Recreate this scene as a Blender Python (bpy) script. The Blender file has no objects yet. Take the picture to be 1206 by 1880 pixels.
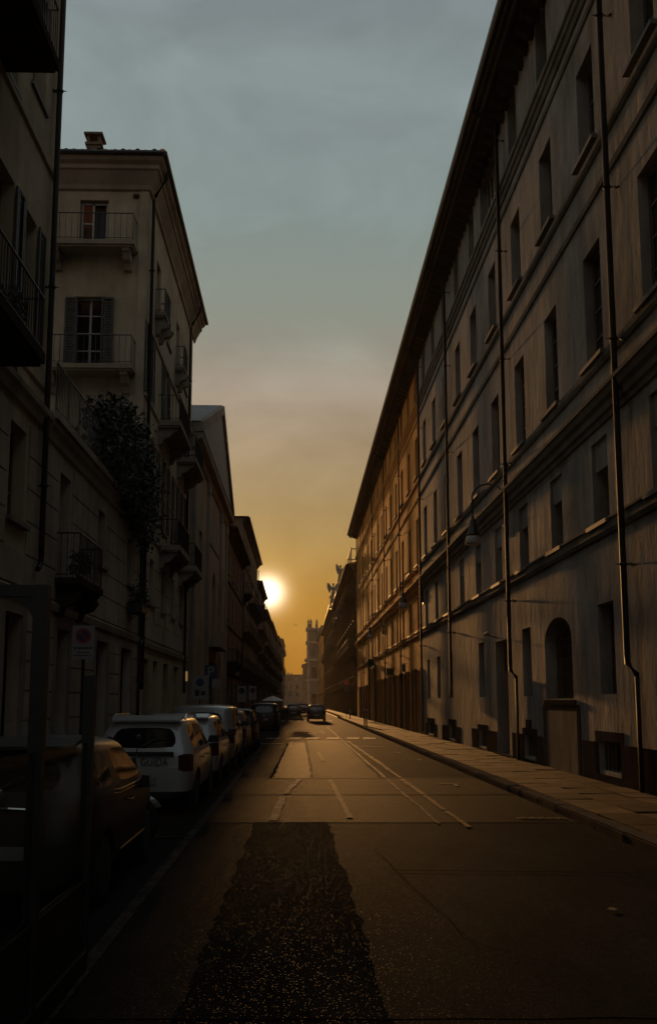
import bpy, bmesh, math, random
from mathutils import Vector, Matrix
R = math.radians
random.seed(7)
scene = bpy.context.scene
col = scene.collection

# ------------------------------------------------------------------ camera
FPX, PX, PY, IW, IH, CAMH = 1700.0, 590.0, 1062.0, 1206.0, 1880.0, 1.8
pitch = math.atan((1288 - PY) / FPX)
yaw = math.atan(40 * math.cos(pitch) / FPX)
cd = bpy.data.cameras.new('camera')
cam = bpy.data.objects.new('camera', cd)
col.objects.link(cam)
cam.location = (0, 0, CAMH)
cam.rotation_euler = (R(90) + pitch, 0, -yaw)
cd.sensor_fit = 'VERTICAL'
cd.sensor_height = 36.0
cd.lens = 36.0 * FPX / IH
cd.shift_x = (IW / 2 - PX) / IH
cd.shift_y = (PY - IH / 2) / IH
cd.clip_start = 0.05
cd.clip_end = 6000
scene.camera = cam

# ------------------------------------------------------------------ sky, sun, exposure
SUN_EL, SUN_AZ = R(6.7), R(-2.02)          # azimuth measured from +Y towards +X
sun_dir = Vector((math.sin(SUN_AZ) * math.cos(SUN_EL), math.cos(SUN_AZ) * math.cos(SUN_EL), math.sin(SUN_EL)))
EXPO = 1.0
scene.view_settings.view_transform = 'Standard'
scene.view_settings.look = 'None'
scene.view_settings.gamma = 1.0
scene.view_settings.exposure = EXPO

def s2l(c):
    return tuple((v / 255 / 12.92) if v / 255 <= 0.04045 else ((v / 255 + 0.055) / 1.055) ** 2.4 for v in c)

world = bpy.data.worlds.new('World')
scene.world = world
world.use_nodes = True
nt = world.node_tree
nt.nodes.clear()
def N(t, nt_, **kw):
    n = nt_.nodes.new(t)
    for k, v in kw.items():
        setattr(n, k, v)
    return n
def wm(op, a, b=None, c=None):
    n = N('ShaderNodeMath', nt, operation=op)
    for i, v in enumerate((a, b, c)):
        if v is None: continue
        if isinstance(v, (int, float)): n.inputs[i].default_value = v
        else: nt.links.new(v, n.inputs[i])
    return n.outputs[0]
tc = N('ShaderNodeTexCoord', nt)
sep = N('ShaderNodeSeparateXYZ', nt)
nt.links.new(tc.outputs['Generated'], sep.inputs[0])
ramp = N('ShaderNodeValToRGB', nt)
els = ramp.color_ramp.elements
stops = [(0.0, (154, 102, 28)), (0.046, (160, 108, 32)), (0.10, (170, 122, 46)), (0.168, (161, 130, 76)), (0.22, (157, 134, 95)), (0.28, (156, 138, 112)),
         (0.335, (155, 143, 128)), (0.39, (143, 149, 137)), (0.48, (134, 148, 145)), (0.64, (129, 139, 142)), (1.0, (128, 136, 140))]
while len(els) < len(stops): els.new(0.5)
for e, (p, c) in zip(els, stops):
    e.position = p; e.color = (*s2l(c), 1)
# the height along the ramp is broken up by thin drifting cloud
mp = N('ShaderNodeMapping', nt); mp.inputs['Scale'].default_value = (2.4, 2.4, 4.6); mp.inputs['Rotation'].default_value = (0.0, 0.42, 0.0)
nt.links.new(tc.outputs['Generated'], mp.inputs[0])
cl = N('ShaderNodeTexNoise', nt); cl.inputs['Scale'].default_value = 1.7; cl.inputs['Detail'].default_value = 7; cl.inputs['Roughness'].default_value = 0.55
cl.inputs['Distortion'].default_value = 0.4
nt.links.new(mp.outputs[0], cl.inputs['Vector'])
zz = wm('ADD', sep.outputs[2], wm('MULTIPLY', wm('SUBTRACT', cl.outputs[0], 0.5), 0.06))
nt.links.new(zz, ramp.inputs[0])
# Nishita sky under the veil
sky = N('ShaderNodeTexSky', nt, sky_type='NISHITA', sun_disc=False)
sky.sun_elevation = SUN_EL; sky.sun_rotation = SUN_AZ; sky.dust_density = 3.0; sky.air_density = 1.2
sk = N('ShaderNodeVectorMath', nt, operation='SCALE'); sk.inputs['Scale'].default_value = 0.02
nt.links.new(sky.outputs[0], sk.inputs[0])
mix = N('ShaderNodeMixRGB', nt); mix.inputs[0].default_value = 0.96
nt.links.new(sk.outputs[0], mix.inputs[1]); nt.links.new(ramp.outputs[0], mix.inputs[2])
# away from the sun the horizon loses its orange
nr0 = N('ShaderNodeVectorMath', nt, operation='NORMALIZE'); nt.links.new(tc.outputs['Generated'], nr0.inputs[0])
dt0 = N('ShaderNodeVectorMath', nt, operation='DOT_PRODUCT'); dt0.inputs[1].default_value = sun_dir; nt.links.new(nr0.outputs[0], dt0.inputs[0])
far = N('ShaderNodeMapRange', nt, interpolation_type='SMOOTHSTEP'); far.inputs[1].default_value = 0.80; far.inputs[2].default_value = -0.45; far.inputs[3].default_value = 0.0; far.inputs[4].default_value = 1.0
nt.links.new(dt0.outputs['Value'], far.inputs[0])
ramp2 = N('ShaderNodeValToRGB', nt); e2 = ramp2.color_ramp.elements
e2[0].position = 0.0; e2[0].color = (*s2l((126, 126, 124)), 1); e2[1].position = 1.0; e2[1].color = (*s2l((132, 140, 144)), 1)
nt.links.new(zz, ramp2.inputs[0])
mix2 = N('ShaderNodeMixRGB', nt); nt.links.new(far.outputs[0], mix2.inputs[0]); nt.links.new(mix.outputs[0], mix2.inputs[1]); nt.links.new(ramp2.outputs[0], mix2.inputs[2])
mix = mix2
# soft cloud brightening
cm = N('ShaderNodeMapRange', nt); cm.inputs[1].default_value = 0.42; cm.inputs[2].default_value = 0.72; cm.inputs[3].default_value = 0.95; cm.inputs[4].default_value = 1.32
nt.links.new(cl.outputs[0], cm.inputs[0])
cb = N('ShaderNodeVectorMath', nt, operation='SCALE')
nt.links.new(mix.outputs[0], cb.inputs[0]); nt.links.new(cm.outputs[0], cb.inputs['Scale'])
# aureole of the low sun seen through haze
dt = N('ShaderNodeVectorMath', nt, operation='DOT_PRODUCT'); dt.inputs[1].default_value = sun_dir
nrm = N('ShaderNodeVectorMath', nt, operation='NORMALIZE')
nt.links.new(tc.outputs['Generated'], nrm.inputs[0]); nt.links.new(nrm.outputs[0], dt.inputs[0])
ang = wm('MULTIPLY', wm('ARCCOSINE', wm('MINIMUM', dt.outputs['Value'], 0.9999999)), 180 / math.pi)
def glow(sig, power, amp, colr):
    g = wm('MULTIPLY', wm('EXPONENT', wm('MULTIPLY', wm('POWER', wm('DIVIDE', ang, sig), power), -1.0)), amp)
    s = N('ShaderNodeVectorMath', nt, operation='SCALE'); s.inputs[0].default_value = colr
    nt.links.new(g, s.inputs['Scale'])
    return s.outputs[0]
tot = cb.outputs[0]
for a in (glow(0.72, 1.7, 3.0, (1.0, 0.88, 0.70)), glow(0.85, 1.0, 0.75, (1.0, 0.64, 0.20)), glow(2.6, 1.2, 0.035, (1.0, 0.56, 0.10))):
    ad = N('ShaderNodeVectorMath', nt, operation='ADD')
    nt.links.new(tot, ad.inputs[0]); nt.links.new(a, ad.inputs[1]); tot = ad.outputs[0]
bg = N('ShaderNodeBackground', nt); bg.inputs['Strength'].default_value = 1.0 / 2 ** EXPO
nt.links.new(tot, bg.inputs[0])
wo = N('ShaderNodeOutputWorld', nt)
nt.links.new(bg.outputs[0], wo.inputs[0])

sl = bpy.data.lights.new('sun', 'SUN')
sl.energy = 2.7; sl.angle = R(1.2); sl.color = (1.0, 0.48, 0.15)
so = bpy.data.objects.new('sun', sl); col.objects.link(so)
so.rotation_euler = (-sun_dir).to_track_quat('-Z', 'Y').to_euler()
so.location = (0, 40, 60)

# ------------------------------------------------------------------ materials
M = {}
def newmat(name):
    m = bpy.data.materials.new(name); m.use_nodes = True
    t = m.node_tree; b = t.nodes['Principled BSDF']
    M[name] = m
    return m, t, b
def tex(t, scale, detail=4, rough=0.55, stretch=(1, 1, 1), obj=True):
    c = N('ShaderNodeNewGeometry', t)
    mp = N('ShaderNodeMapping', t); mp.inputs['Scale'].default_value = stretch
    t.links.new(c.outputs['Position'], mp.inputs[0])
    n = N('ShaderNodeTexNoise', t); n.inputs['Scale'].default_value = scale; n.inputs['Detail'].default_value = detail; n.inputs['Roughness'].default_value = rough
    t.links.new(mp.outputs[0], n.inputs['Vector'])
    return n.outputs[0]
def rampn(t, fac, stops):
    r = N('ShaderNodeValToRGB', t); e = r.color_ramp.elements
    while len(e) < len(stops): e.new(0.5)
    for el, (p, c) in zip(e, stops):
        el.position = p; el.color = (*c, 1)
    t.links.new(fac, r.inputs[0])
    return r.outputs[0]
def mixc(t, fac, a, b, mode='MIX'):
    m = N('ShaderNodeMixRGB', t, blend_type=mode)
    for i, v in enumerate((fac, a, b)):
        if isinstance(v, (int, float)): m.inputs[i].default_value = v
        elif isinstance(v, tuple): m.inputs[i].default_value = (*v, 1)
        else: t.links.new(v, m.inputs[i])
    return m.outputs[0]
def bump(t, b, h, strength, dist):
    n = N('ShaderNodeBump', t); n.inputs['Strength'].default_value = strength; n.inputs['Distance'].default_value = dist
    t.links.new(h, n.inputs['Height']); t.links.new(n.outputs[0], b.inputs['Normal'])
def mulc(c, k): return tuple(v * k for v in c)
def mth(t, op, a, b):
    n = N('ShaderNodeMath', t, operation=op)
    for i, v in enumerate((a, b)):
        if isinstance(v, (int, float)): n.inputs[i].default_value = v
        else: t.links.new(v, n.inputs[i])
    return n.outputs[0]

def stucco(name, c, streak=0.35, bmp=0.35, rough=0.9, dark=0.55):
    m, t, b = newmat(name)
    big = tex(t, 0.5, 5, 0.6)
    st = tex(t, 1.7, 7, 0.68, (1.0, 1.35, 0.34))
    fine = tex(t, 22, 3)
    c1 = rampn(t, big, [(0.3, mulc(c, dark + 0.15)), (0.55, c), (0.75, mulc(c, 1.15))])
    c2 = rampn(t, st, [(0.32, mulc((1, .95, .9), dark)), (0.62, (1, 1, 1))])
    cc = mixc(t, streak + 0.2, c1, c2, 'MULTIPLY')
    cc = mixc(t, 0.25, cc, rampn(t, fine, [(0.3, (.6, .6, .6)), (0.7, (1, 1, 1))]), 'MULTIPLY')
    t.links.new(cc, b.inputs['Base Color'])
    b.inputs['Roughness'].default_value = rough
    b.inputs['Specular IOR Level'].default_value = {'stucco_grey': 0.005, 'stucco_ochre': 0.004, 'trim_grey': 0.003}.get(name, 0.0)
    h = mth(t, 'ADD', mth(t, 'ADD', mth(t, 'MULTIPLY', st, 0.8), mth(t, 'MULTIPLY', fine, 0.12)), mth(t, 'MULTIPLY', tex(t, 1.3, 4, 0.6, (1, 1, 0.6)), 0.9))
    bump(t, b, h, bmp, 0.05)
    return m
stucco('stucco_grey', (0.345, 0.32, 0.285), 0.55, 0.65)
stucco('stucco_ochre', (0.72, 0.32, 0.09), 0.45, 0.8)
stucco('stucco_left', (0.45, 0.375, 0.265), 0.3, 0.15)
stucco('stucco_left_pale', (0.43, 0.38, 0.305), 0.3, 0.15)
stucco('stucco_tan', (0.34, 0.28, 0.20), 0.3, 0.2)
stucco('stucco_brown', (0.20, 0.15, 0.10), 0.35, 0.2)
stucco('stucco_pale', (0.17, 0.145, 0.11), 0.35, 0.2)
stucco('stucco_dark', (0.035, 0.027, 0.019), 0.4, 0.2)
stucco('stone_dark', (0.06, 0.047, 0.036), 0.4, 0.4)
stucco('stone_trim', (0.30, 0.26, 0.21), 0.4, 0.2)
stucco('stone_kerb', (0.10, 0.083, 0.066), 0.1, 0.3, 0.8)
stucco('rust_stone', (0.40, 0.35, 0.275), 0.3, 0.25)
stucco('trim_grey', (0.20, 0.18, 0.15), 0.4, 0.2)
stucco('cornice_dark', (0.07, 0.06, 0.045), 0.4, 0.2)

def simple(name, c, rough=0.5, metal=0.0, spec=0.5, var=0.25, bmp=0.0, scale=14, coat=0.0):
    m, t, b = newmat(name)
    n = tex(t, scale, 4)
    t.links.new(rampn(t, n, [(0.3, mulc(c, 1 - var)), (0.7, mulc(c, 1 + var * 0.5))]), b.inputs['Base Color'])
    b.inputs['Roughness'].default_value = rough; b.inputs['Metallic'].default_value = metal
    b.inputs['Specular IOR Level'].default_value = spec
    b.inputs['Coat Weight'].default_value = coat; b.inputs['Coat Roughness'].default_value = 0.05
    if bmp: bump(t, b, n, bmp, 0.02)
    return m
simple('iron', (0.018, 0.016, 0.014), 0.45, 0.0, 0.5)
simple('pipe_metal', (0.024, 0.018, 0.014), 0.7, 0.0, 0.15, 0.4)
simple('gutter', (0.05, 0.045, 0.04), 0.5, 0.2)
simple('roof_tile', (0.16, 0.08, 0.05), 0.85, var=0.5, bmp=0.3)
simple('roof_slate', (0.10, 0.095, 0.085), 0.7, var=0.35, bmp=0.2, scale=4)
simple('wood_dark', (0.025, 0.018, 0.013), 0.85, spec=0.02, var=0.4)
simple('shutter_green', (0.050, 0.052, 0.042), 0.6, var=0.3)
simple('frame_white', (0.34, 0.32, 0.28), 0.55)
simple('frame_brown', (0.10, 0.088, 0.072), 0.55)
simple('black_plastic', (0.012, 0.012, 0.012), 0.55)
simple('rubber', (0.014, 0.014, 0.014), 0.8)
simple('chrome', (0.65, 0.62, 0.58), 0.14, 1.0)
simple('rim_metal', (0.35, 0.34, 0.33), 0.3, 0.9)
simple('paint_white', (0.30, 0.30, 0.29), 0.3, coat=0.8, var=0.05)
simple('paint_silver', (0.22, 0.225, 0.225), 0.32, 0.25, coat=0.8, var=0.05)
simple('paint_brown', (0.016, 0.011, 0.0085), 0.5, 0.0, coat=0.18, var=0.05)
simple('paint_black', (0.010, 0.0095, 0.0095), 0.5, spec=0.25, coat=0.15, var=0.05)
simple('paint_grey', (0.06, 0.057, 0.054), 0.45, 0.0, coat=0.3, var=0.05)
simple('lamp_red', (0.035, 0.006, 0.005), 0.15, coat=0.5, var=0.05)
simple('sign_white', (0.22, 0.215, 0.20), 0.5, var=0.1)
simple('sign_blue', (0.015, 0.03, 0.08), 0.45, var=0.1)
simple('sign_red', (0.28, 0.03, 0.02), 0.45, var=0.1)
simple('sign_ink', (0.02, 0.02, 0.02), 0.6, var=0.1)
simple('canvas', (0.55, 0.51, 0.44), 0.85)
simple('paper', (0.2, 0.19, 0.165), 0.8)
simple('enamel', (0.30, 0.27, 0.22), 0.5, coat=0.4)
simple('leaf', (0.022, 0.030, 0.012), 0.6, var=0.6, scale=3)
simple('leaf_pale', (0.035, 0.042, 0.018), 0.6, var=0.5, scale=3)
simple('terracotta', (0.22, 0.10, 0.06), 0.8)
simple('statue_stone', (0.20, 0.17, 0.13), 0.85, bmp=0.3)
simple('bird_black', (0.02, 0.02, 0.02), 0.8)
simple('ground_soil', (0.10, 0.09, 0.075), 0.95, var=0.4, scale=0.6)
simple('sill_stone', (0.15, 0.13, 0.105), 0.75, var=0.3)
simple('brass', (0.5, 0.33, 0.13), 0.25, 1.0)

def glassmat(name, c, rough, tint=None):
    m, t, b = newmat(name)
    b.inputs['Base Color'].default_value = (*c, 1); b.inputs['Roughness'].default_value = rough
    b.inputs['Specular IOR Level'].default_value = 0.6
    n = tex(t, 1.6, 2); bump(t, b, n, 0.06, 0.05)
    return m
glassmat('window_glass', (0.012, 0.012, 0.012), 0.06)
glassmat('car_glass', (0.010, 0.010, 0.011), 0.05)
m, t, b = newmat('clear_glass')
b.inputs['Base Color'].default_value = (0.62, 0.68, 0.66, 1); b.inputs['Roughness'].default_value = 0.02
b.inputs['Transmission Weight'].default_value = 1.0; b.inputs['IOR'].default_value = 1.05
b.inputs['Specular IOR Level'].default_value = 0.5
m, t, b = newmat('orange_glow')
b.inputs['Base Color'].default_value = (0.8, 0.5, 0.2, 1); b.inputs['Emission Color'].default_value = (1, 0.55, 0.2, 1); b.inputs['Emission Strength'].default_value = 0.10

def asphalt(name, c, rough=0.8, grain=1.0, spec=0.1, spark=0.94):
    m, t, b = newmat(name)
    big = tex(t, 0.7, 6, 0.65, (1, 0.35, 1))
    mid = tex(t, 9, 4)
    c1 = rampn(t, big, [(0.3, mulc(c, 0.62)), (0.5, c), (0.7, mulc(c, 1.5))])
    geo = N('ShaderNodeNewGeometry', t)
    v = N('ShaderNodeTexVoronoi', t); v.inputs['Scale'].default_value = 130
    t.links.new(geo.outputs['Position'], v.inputs['Vector'])
    sp = N('ShaderNodeSeparateColor', t); t.links.new(v.outputs['Color'], sp.inputs[0])
    agg = rampn(t, sp.outputs[0], [(0.0, (.4, .4, .4)), (0.6, (.9, .9, .9)), (0.93, (1.6, 1.55, 1.45))])
    cc = mixc(t, 0.8, c1, agg, 'MULTIPLY')
    cc = mixc(t, 0.4, cc, rampn(t, mid, [(0.3, (.6, .6, .6)), (0.7, (1.1, 1.1, 1.1))]), 'MULTIPLY')
    t.links.new(cc, b.inputs['Base Color'])
    f = mth(t, 'GREATER_THAN', sp.outputs[1], spark)           # shiny stone faces in the wearing course
    t.links.new(mth(t, 'SUBTRACT', rough, mth(t, 'MULTIPLY', f, rough - 0.6)), b.inputs['Roughness'])
    t.links.new(mth(t, 'ADD', mth(t, 'MULTIPLY', f, 0.003), spec), b.inputs['Specular IOR Level'])
    h = mth(t, 'ADD', mth(t, 'MULTIPLY', v.outputs['Distance'], 1.0), mth(t, 'MULTIPLY', mid, 0.3))
    bump(t, b, h, 0.22 * grain, 0.008)
    return m
asphalt('asphalt', (0.0180, 0.0184, 0.0180), 0.85, 0.9, 0.0006, 0.975)
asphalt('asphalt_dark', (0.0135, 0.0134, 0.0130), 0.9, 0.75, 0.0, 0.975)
asphalt('asphalt_worn', (0.028, 0.023, 0.017), 0.80, 0.8, 0.0025, 0.97)
asphalt('asphalt_trench', (0.0185, 0.0172, 0.0155), 0.82, 0.8, 0.0013, 0.975)
asphalt('seam_tar', (0.006, 0.0056, 0.0052), 0.95, 0.5, 0.0, 1.1)
def paintmark(name, c, lo, hi):
    m, t, b = newmat(name)
    n = mth(t, 'ADD', mth(t, 'MULTIPLY', tex(t, 3.5, 6, 0.7), 0.55), mth(t, 'MULTIPLY', tex(t, 38, 5, 0.7), 0.45))
    f = rampn(t, n, [(lo, (0, 0, 0)), (hi, (1, 1, 1))])
    t.links.new(mixc(t, f, (0.0150, 0.0146, 0.0140), c), b.inputs['Base Color'])
    b.inputs['Roughness'].default_value = 0.85; b.inputs['Specular IOR Level'].default_value = 0.004
    bump(t, b, tex(t, 60, 3), 0.4, 0.006)
    return m
paintmark('mark_white', (0.15, 0.138, 0.12), 0.43, 0.58)
paintmark('mark_faint', (0.060, 0.056, 0.05), 0.42, 0.60)
paintmark('mark_yellow', (0.105, 0.066, 0.026), 0.42, 0.60)
paintmark('mark_ghost', (0.028, 0.024, 0.018), 0.46, 0.72)
paintmark('mark_crossing', (0.22, 0.20, 0.17), 0.40, 0.55)

def slabmat(name, c):
    m, t, b = newmat(name)
    oi = N('ShaderNodeObjectInfo', t)
    big = tex(t, 1.3, 6, 0.65); fine = tex(t, 30, 4)
    c1 = rampn(t, big, [(0.3, mulc(c, 0.4)), (0.5, mulc(c, 0.9)), (0.7, mulc(c, 1.35))])
    c2 = rampn(t, oi.outputs['Random'], [(0.0, (.42, .41, .40)), (0.6, (.95, .93, .9)), (1.0, (1.35, 1.3, 1.2))])
    t.links.new(mixc(t, 1.0, c1, c2, 'MULTIPLY'), b.inputs['Base Color'])
    b.inputs['Roughness'].default_value = 0.85; b.inputs['Specular IOR Level'].default_value = 0.005
    bump(t, b, mth(t, 'ADD', big, mth(t, 'MULTIPLY', fine, 0.25)), 0.35, 0.03)
slabmat('paving', (0.062, 0.047, 0.032))

# ------------------------------------------------------------------ mesh helpers
def tag(o, label=None, cat=None, group=None, kind=None):
    if label: o['label'] = label
    if cat: o['category'] = cat
    if group: o['group'] = group
    if kind: o['kind'] = kind
    return o
def link(name, data, parent=None, loc=(0, 0, 0)):
    o = bpy.data.objects.new(name, data); col.objects.link(o)
    o.location = loc
    if parent is not None: o.parent = parent
    return o
def thing(name, loc, label, cat, group=None, rz=0):
    o = link(name, None, None, loc); o.rotation_euler = (0, 0, rz)
    o.empty_display_size = 0.3
    return tag(o, label, cat, group)

class MB:
    def __init__(s, f=None):
        s.v = []; s.f = []; s.map = f or (lambda p: p)
    def add(s, vs, fs):
        k = len(s.v)
        s.v += [tuple(s.map(p)) for p in vs]
        s.f += [tuple(i + k for i in q) for q in fs]
        return s
    def box(s, x0, x1, y0, y1, z0, z1):
        return s.add([(x0, y0, z0), (x1, y0, z0), (x1, y1, z0), (x0, y1, z0), (x0, y0, z1), (x1, y0, z1), (x1, y1, z1), (x0, y1, z1)],
                     [(0, 3, 2, 1), (4, 5, 6, 7), (0, 1, 5, 4), (1, 2, 6, 5), (2, 3, 7, 6), (3, 0, 4, 7)])
    def prism(s, prof, x0, x1):     # prof: (y,z) polygon swept along x
        n = len(prof)
        return s.add([(x0, y, z) for y, z in prof] + [(x1, y, z) for y, z in prof],
                     [tuple(range(n))[::-1], tuple(range(n, 2 * n))] + [(i, (i + 1) % n, n + (i + 1) % n, n + i) for i in range(n)])
    def poly(s, pts, z0, z1):       # pts (x,y) polygon extruded in z
        n = len(pts)
        return s.add([(x, y, z0) for x, y in pts] + [(x, y, z1) for x, y in pts],
                     [tuple(range(n))[::-1], tuple(range(n, 2 * n))] + [(i, (i + 1) % n, n + (i + 1) % n, n + i) for i in range(n)])
    def tube(s, path, r, n=8, caps=True):
        path = [Vector(p) for p in path]
        rs = r if isinstance(r, (list, tuple)) else [r] * len(path)
        rings = []
        for i, p in enumerate(path):
            d = (path[min(i + 1, len(path) - 1)] - path[max(i - 1, 0)]).normalized()
            u = d.cross(Vector((0.13, 0.21, 1))) if abs(d.z) < 0.9 else d.cross(Vector((0, 1, 0)))
            u.normalize(); w = d.cross(u)
            rings.append([tuple(p + (u * math.cos(2 * math.pi * k / n) + w * math.sin(2 * math.pi * k / n)) * rs[i]) for k in range(n)])
        vs = [q for rg in rings for q in rg]
        fs = [(i * n + k, i * n + (k + 1) % n, (i + 1) * n + (k + 1) % n, (i + 1) * n + k) for i in range(len(path) - 1) for k in range(n)]
        if caps: fs += [tuple(range(n))[::-1], tuple(range((len(path) - 1) * n, len(path) * n))]
        return s.add(vs, fs)
    def lathe(s, prof, c=(0, 0, 0), n=16, axis='z'):
        vs = []; fs = []
        for r, h in prof:
            for k in range(n):
                a = 2 * math.pi * k / n
                p = (r * math.cos(a), r * math.sin(a), h)
                if axis == 'x': p = (h, p[0], p[1])
                if axis == 'y': p = (p[0], h, p[1])
                vs.append((p[0] + c[0], p[1] + c[1], p[2] + c[2]))
        for i in range(len(prof) - 1):
            for k in range(n):
                fs.append((i * n + k, i * n + (k + 1) % n, (i + 1) * n + (k + 1) % n, (i + 1) * n + k))
        fs += [tuple(range(n))[::-1], tuple(range((len(prof) - 1) * n, len(prof) * n))]
        return s.add(vs, fs)
    def mesh(s, name, mat, smooth=False, fix=True):
        me = bpy.data.meshes.new(name)
        me.from_pydata(s.v, [], s.f)
        if fix:
            bm = bmesh.new(); bm.from_mesh(me)
            bmesh.ops.recalc_face_normals(bm, faces=bm.faces)
            bm.to_mesh(me); bm.free()
        if mat: me.materials.append(M[mat])
        if smooth:
            for p in me.polygons: p.use_smooth = True
        me.update()
        return me
    def build(s, name, mat, parent=None, loc=(0, 0, 0), smooth=False, fix=True):
        return link(name, s.mesh(name, mat, smooth, fix), parent, loc)

class Fac:
    """A facade frame: a runs along the wall, d outward, z up, relative to the thing's root."""
    def __init__(s, root, ax, out, origin=(0, 0, 0)):
        s.root = root; s.ax = Vector(ax); s.out = Vector(out); s.o = Vector(origin); s.cache = {}
        s.f = lambda p: s.ax * p[0] + s.out * p[1] + Vector((0, 0, p[2]))
    def mb(s): return MB(s.f)
    def at(s, a, d, z): return s.o + s.f((a, d, z))
    def put(s, name, key, fn, mat, a, d, z, parent=None, sub=False, smooth=False):
        k = (name, key, mat)
        if k not in s.cache:
            b = s.mb(); fn(b); s.cache[k] = b.mesh(name, mat, smooth)
        loc = s.f((a, d, z)) if sub else s.at(a, d, z)
        return link(name, s.cache[k], parent or s.root, loc)
    def part(s, name, fn, mat, a=0, d=0, z=0, parent=None, smooth=False, fix=True):
        b = s.mb(); fn(b)
        return b.build(name, mat, parent or s.root, s.at(a, d, z), smooth, fix)

def wall_grid(b, a0, a1, z0, z1, ops, thick=0.45):
    """front sheet with openings cut, reveals going in; ops: (a0,a1,z0,z1[,arch])"""
    A = sorted({a0, a1, *[round(o[i], 4) for o in ops for i in (0, 1)]})
    Z = sorted({z0, z1, *[round(o[i], 4) for o in ops for i in (2, 3)]})
    A = [a for a in A if a0 <= a <= a1]; Z = [z for z in Z if z0 <= z <= z1]
    for i in range(len(A) - 1):
        run = None
        for j in range(len(Z)):
            hole = True
            if j < len(Z) - 1:
                ca, cz = (A[i] + A[i + 1]) / 2, (Z[j] + Z[j + 1]) / 2
                hole = any(o[0] < ca < o[1] and o[2] < cz < o[3] for o in ops)
            if not hole and run is None: run = Z[j]
            if (hole or j == len(Z) - 1) and run is not None:
                zt = Z[j]
                b.add([(A[i], 0, run), (A[i + 1], 0, run), (A[i + 1], 0, zt), (A[i], 0, zt)], [(0, 1, 2, 3)])
                run = None
    for o in ops:
        p, q, r, u = o[:4]
        arch = o[4] if len(o) > 4 else 0
        t = -thick
        if not arch:
            b.add([(p, 0, u), (q, 0, u), (q, t, u), (p, t, u)], [(0, 1, 2, 3)])
            zt = u
        else:
            n = 10; zt = u - arch; c = (p + q) / 2; rx = (q - p) / 2
            arc = [(c - rx * math.cos(math.pi * k / n), zt + arch * math.sin(math.pi * k / n)) for k in range(n + 1)]
            for k in range(n):
                (x1, y1), (x2, y2) = arc[k], arc[k + 1]
                b.add([(x1, 0, y1), (x2, 0, y2), (x2, t, y2), (x1, t, y1)], [(0, 1, 2, 3)])
                b.add([(x1, 0, y1), (x2, 0, y2), (x2, 0, u), (x1, 0, u)], [(0, 1, 2, 3)])
        b.add([(p, 0, r), (q, 0, r), (q, t, r), (p, t, r)], [(0, 1, 2, 3)])
        b.add([(p, 0, r), (p, t, r), (p, t, zt), (p, 0, zt)], [(0, 1, 2, 3)])
        b.add([(q, 0, r), (q, t, r), (q, t, zt), (q, 0, zt)], [(0, 1, 2, 3)])

def window(F, a, z, w, h, depth=0.28, nx=2, nz=3, frame='frame_brown', sill=0.0, bars=False, arch=0, sillw=0.12, glass='window_glass'):
    """window in an opening of width w (centre a) and height h from z; frame > pane, sill, grille"""
    key = (w, h, nx, nz, arch)
    def fr(b):
        t = 0.07
        if arch:
            n = 10; zt = h - arch; rx = w / 2
            arc = [(-rx * math.cos(math.pi * k / n), zt + arch * math.sin(math.pi * k / n)) for k in range(n + 1)]
            for k in range(n):
                (x1, y1), (x2, y2) = arc[k], arc[k + 1]
                b.add([(x1, 0, y1), (x2, 0, y2), (x2 * .9, 0, zt + (y2 - zt) * .9), (x1 * .9, 0, zt + (y1 - zt) * .9),
                       (x1, -.06, y1), (x2, -.06, y2), (x2 * .9, -.06, zt + (y2 - zt) * .9), (x1 * .9, -.06, zt + (y1 - zt) * .9)],
                      [(0, 1, 2, 3), (4, 7, 6, 5), (2, 6, 7, 3), (0, 4, 5, 1)])
            hh = zt
        else:
            hh = h; b.box(-w / 2, w / 2, -0.06, 0, h - t, h)
        b.box(-w / 2, -w / 2 + t, -0.06, 0, 0, hh); b.box(w / 2 - t, w / 2, -0.06, 0, 0, hh)
        b.box(-w / 2 + t, w / 2 - t, -0.06, 0, 0, t)
        for i in range(1, nx): b.box(-w / 2 + w * i / nx - 0.04, -w / 2 + w * i / nx + 0.04, -0.055, -0.004, t, h - t)
        for j in range(1, nz):
            b.box(-w / 2 + t, w / 2 - t, -0.05, -0.008, h * j / nz - 0.022, h * j / nz + 0.022)
    wd = F.put('window', key, fr, frame, a, -depth, z)
    def gl(b):
        if arch:
            n = 10; zt = h - arch; rx = w / 2
            b.add([(-rx, 0, 0)] + [(-rx * math.cos(math.pi * k / n), 0, zt + arch * math.sin(math.pi * k / n)) for k in range(n + 1)] + [(rx, 0, 0)], [tuple(range(n + 3))])
        else: b.box(-w / 2 + .01, w / 2 - .01, -0.01, 0, 0.01, h - .01)
    F.put('pane', key, gl, glass, 0, -0.035, 0, wd, True)
    if sill:
        F.put('sill', (w, sill, sillw, depth), lambda b: b.box(-w / 2 - sillw, w / 2 + sillw, 0, depth + sill, -0.09, 0), 'sill_stone', 0, 0, 0, wd, True)
    if bars:
        def gr(b):
            n = max(3, int(w / 0.16))
            for i in range(n): 
                x = -w / 2 + w * (i + .5) / n
                b.tube([(x, 0, 0), (x, 0, h - (0.25 if arch else 0))], 0.012, 6)
            for j in range(1, 4): b.box(-w / 2, w / 2, -0.008, 0.008, h * j / 4 - 0.015, h * j / 4 + 0.015)
        F.put('grille', key, gr, 'iron', 0, 0.12, 0, wd, True)
    return wd

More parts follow.
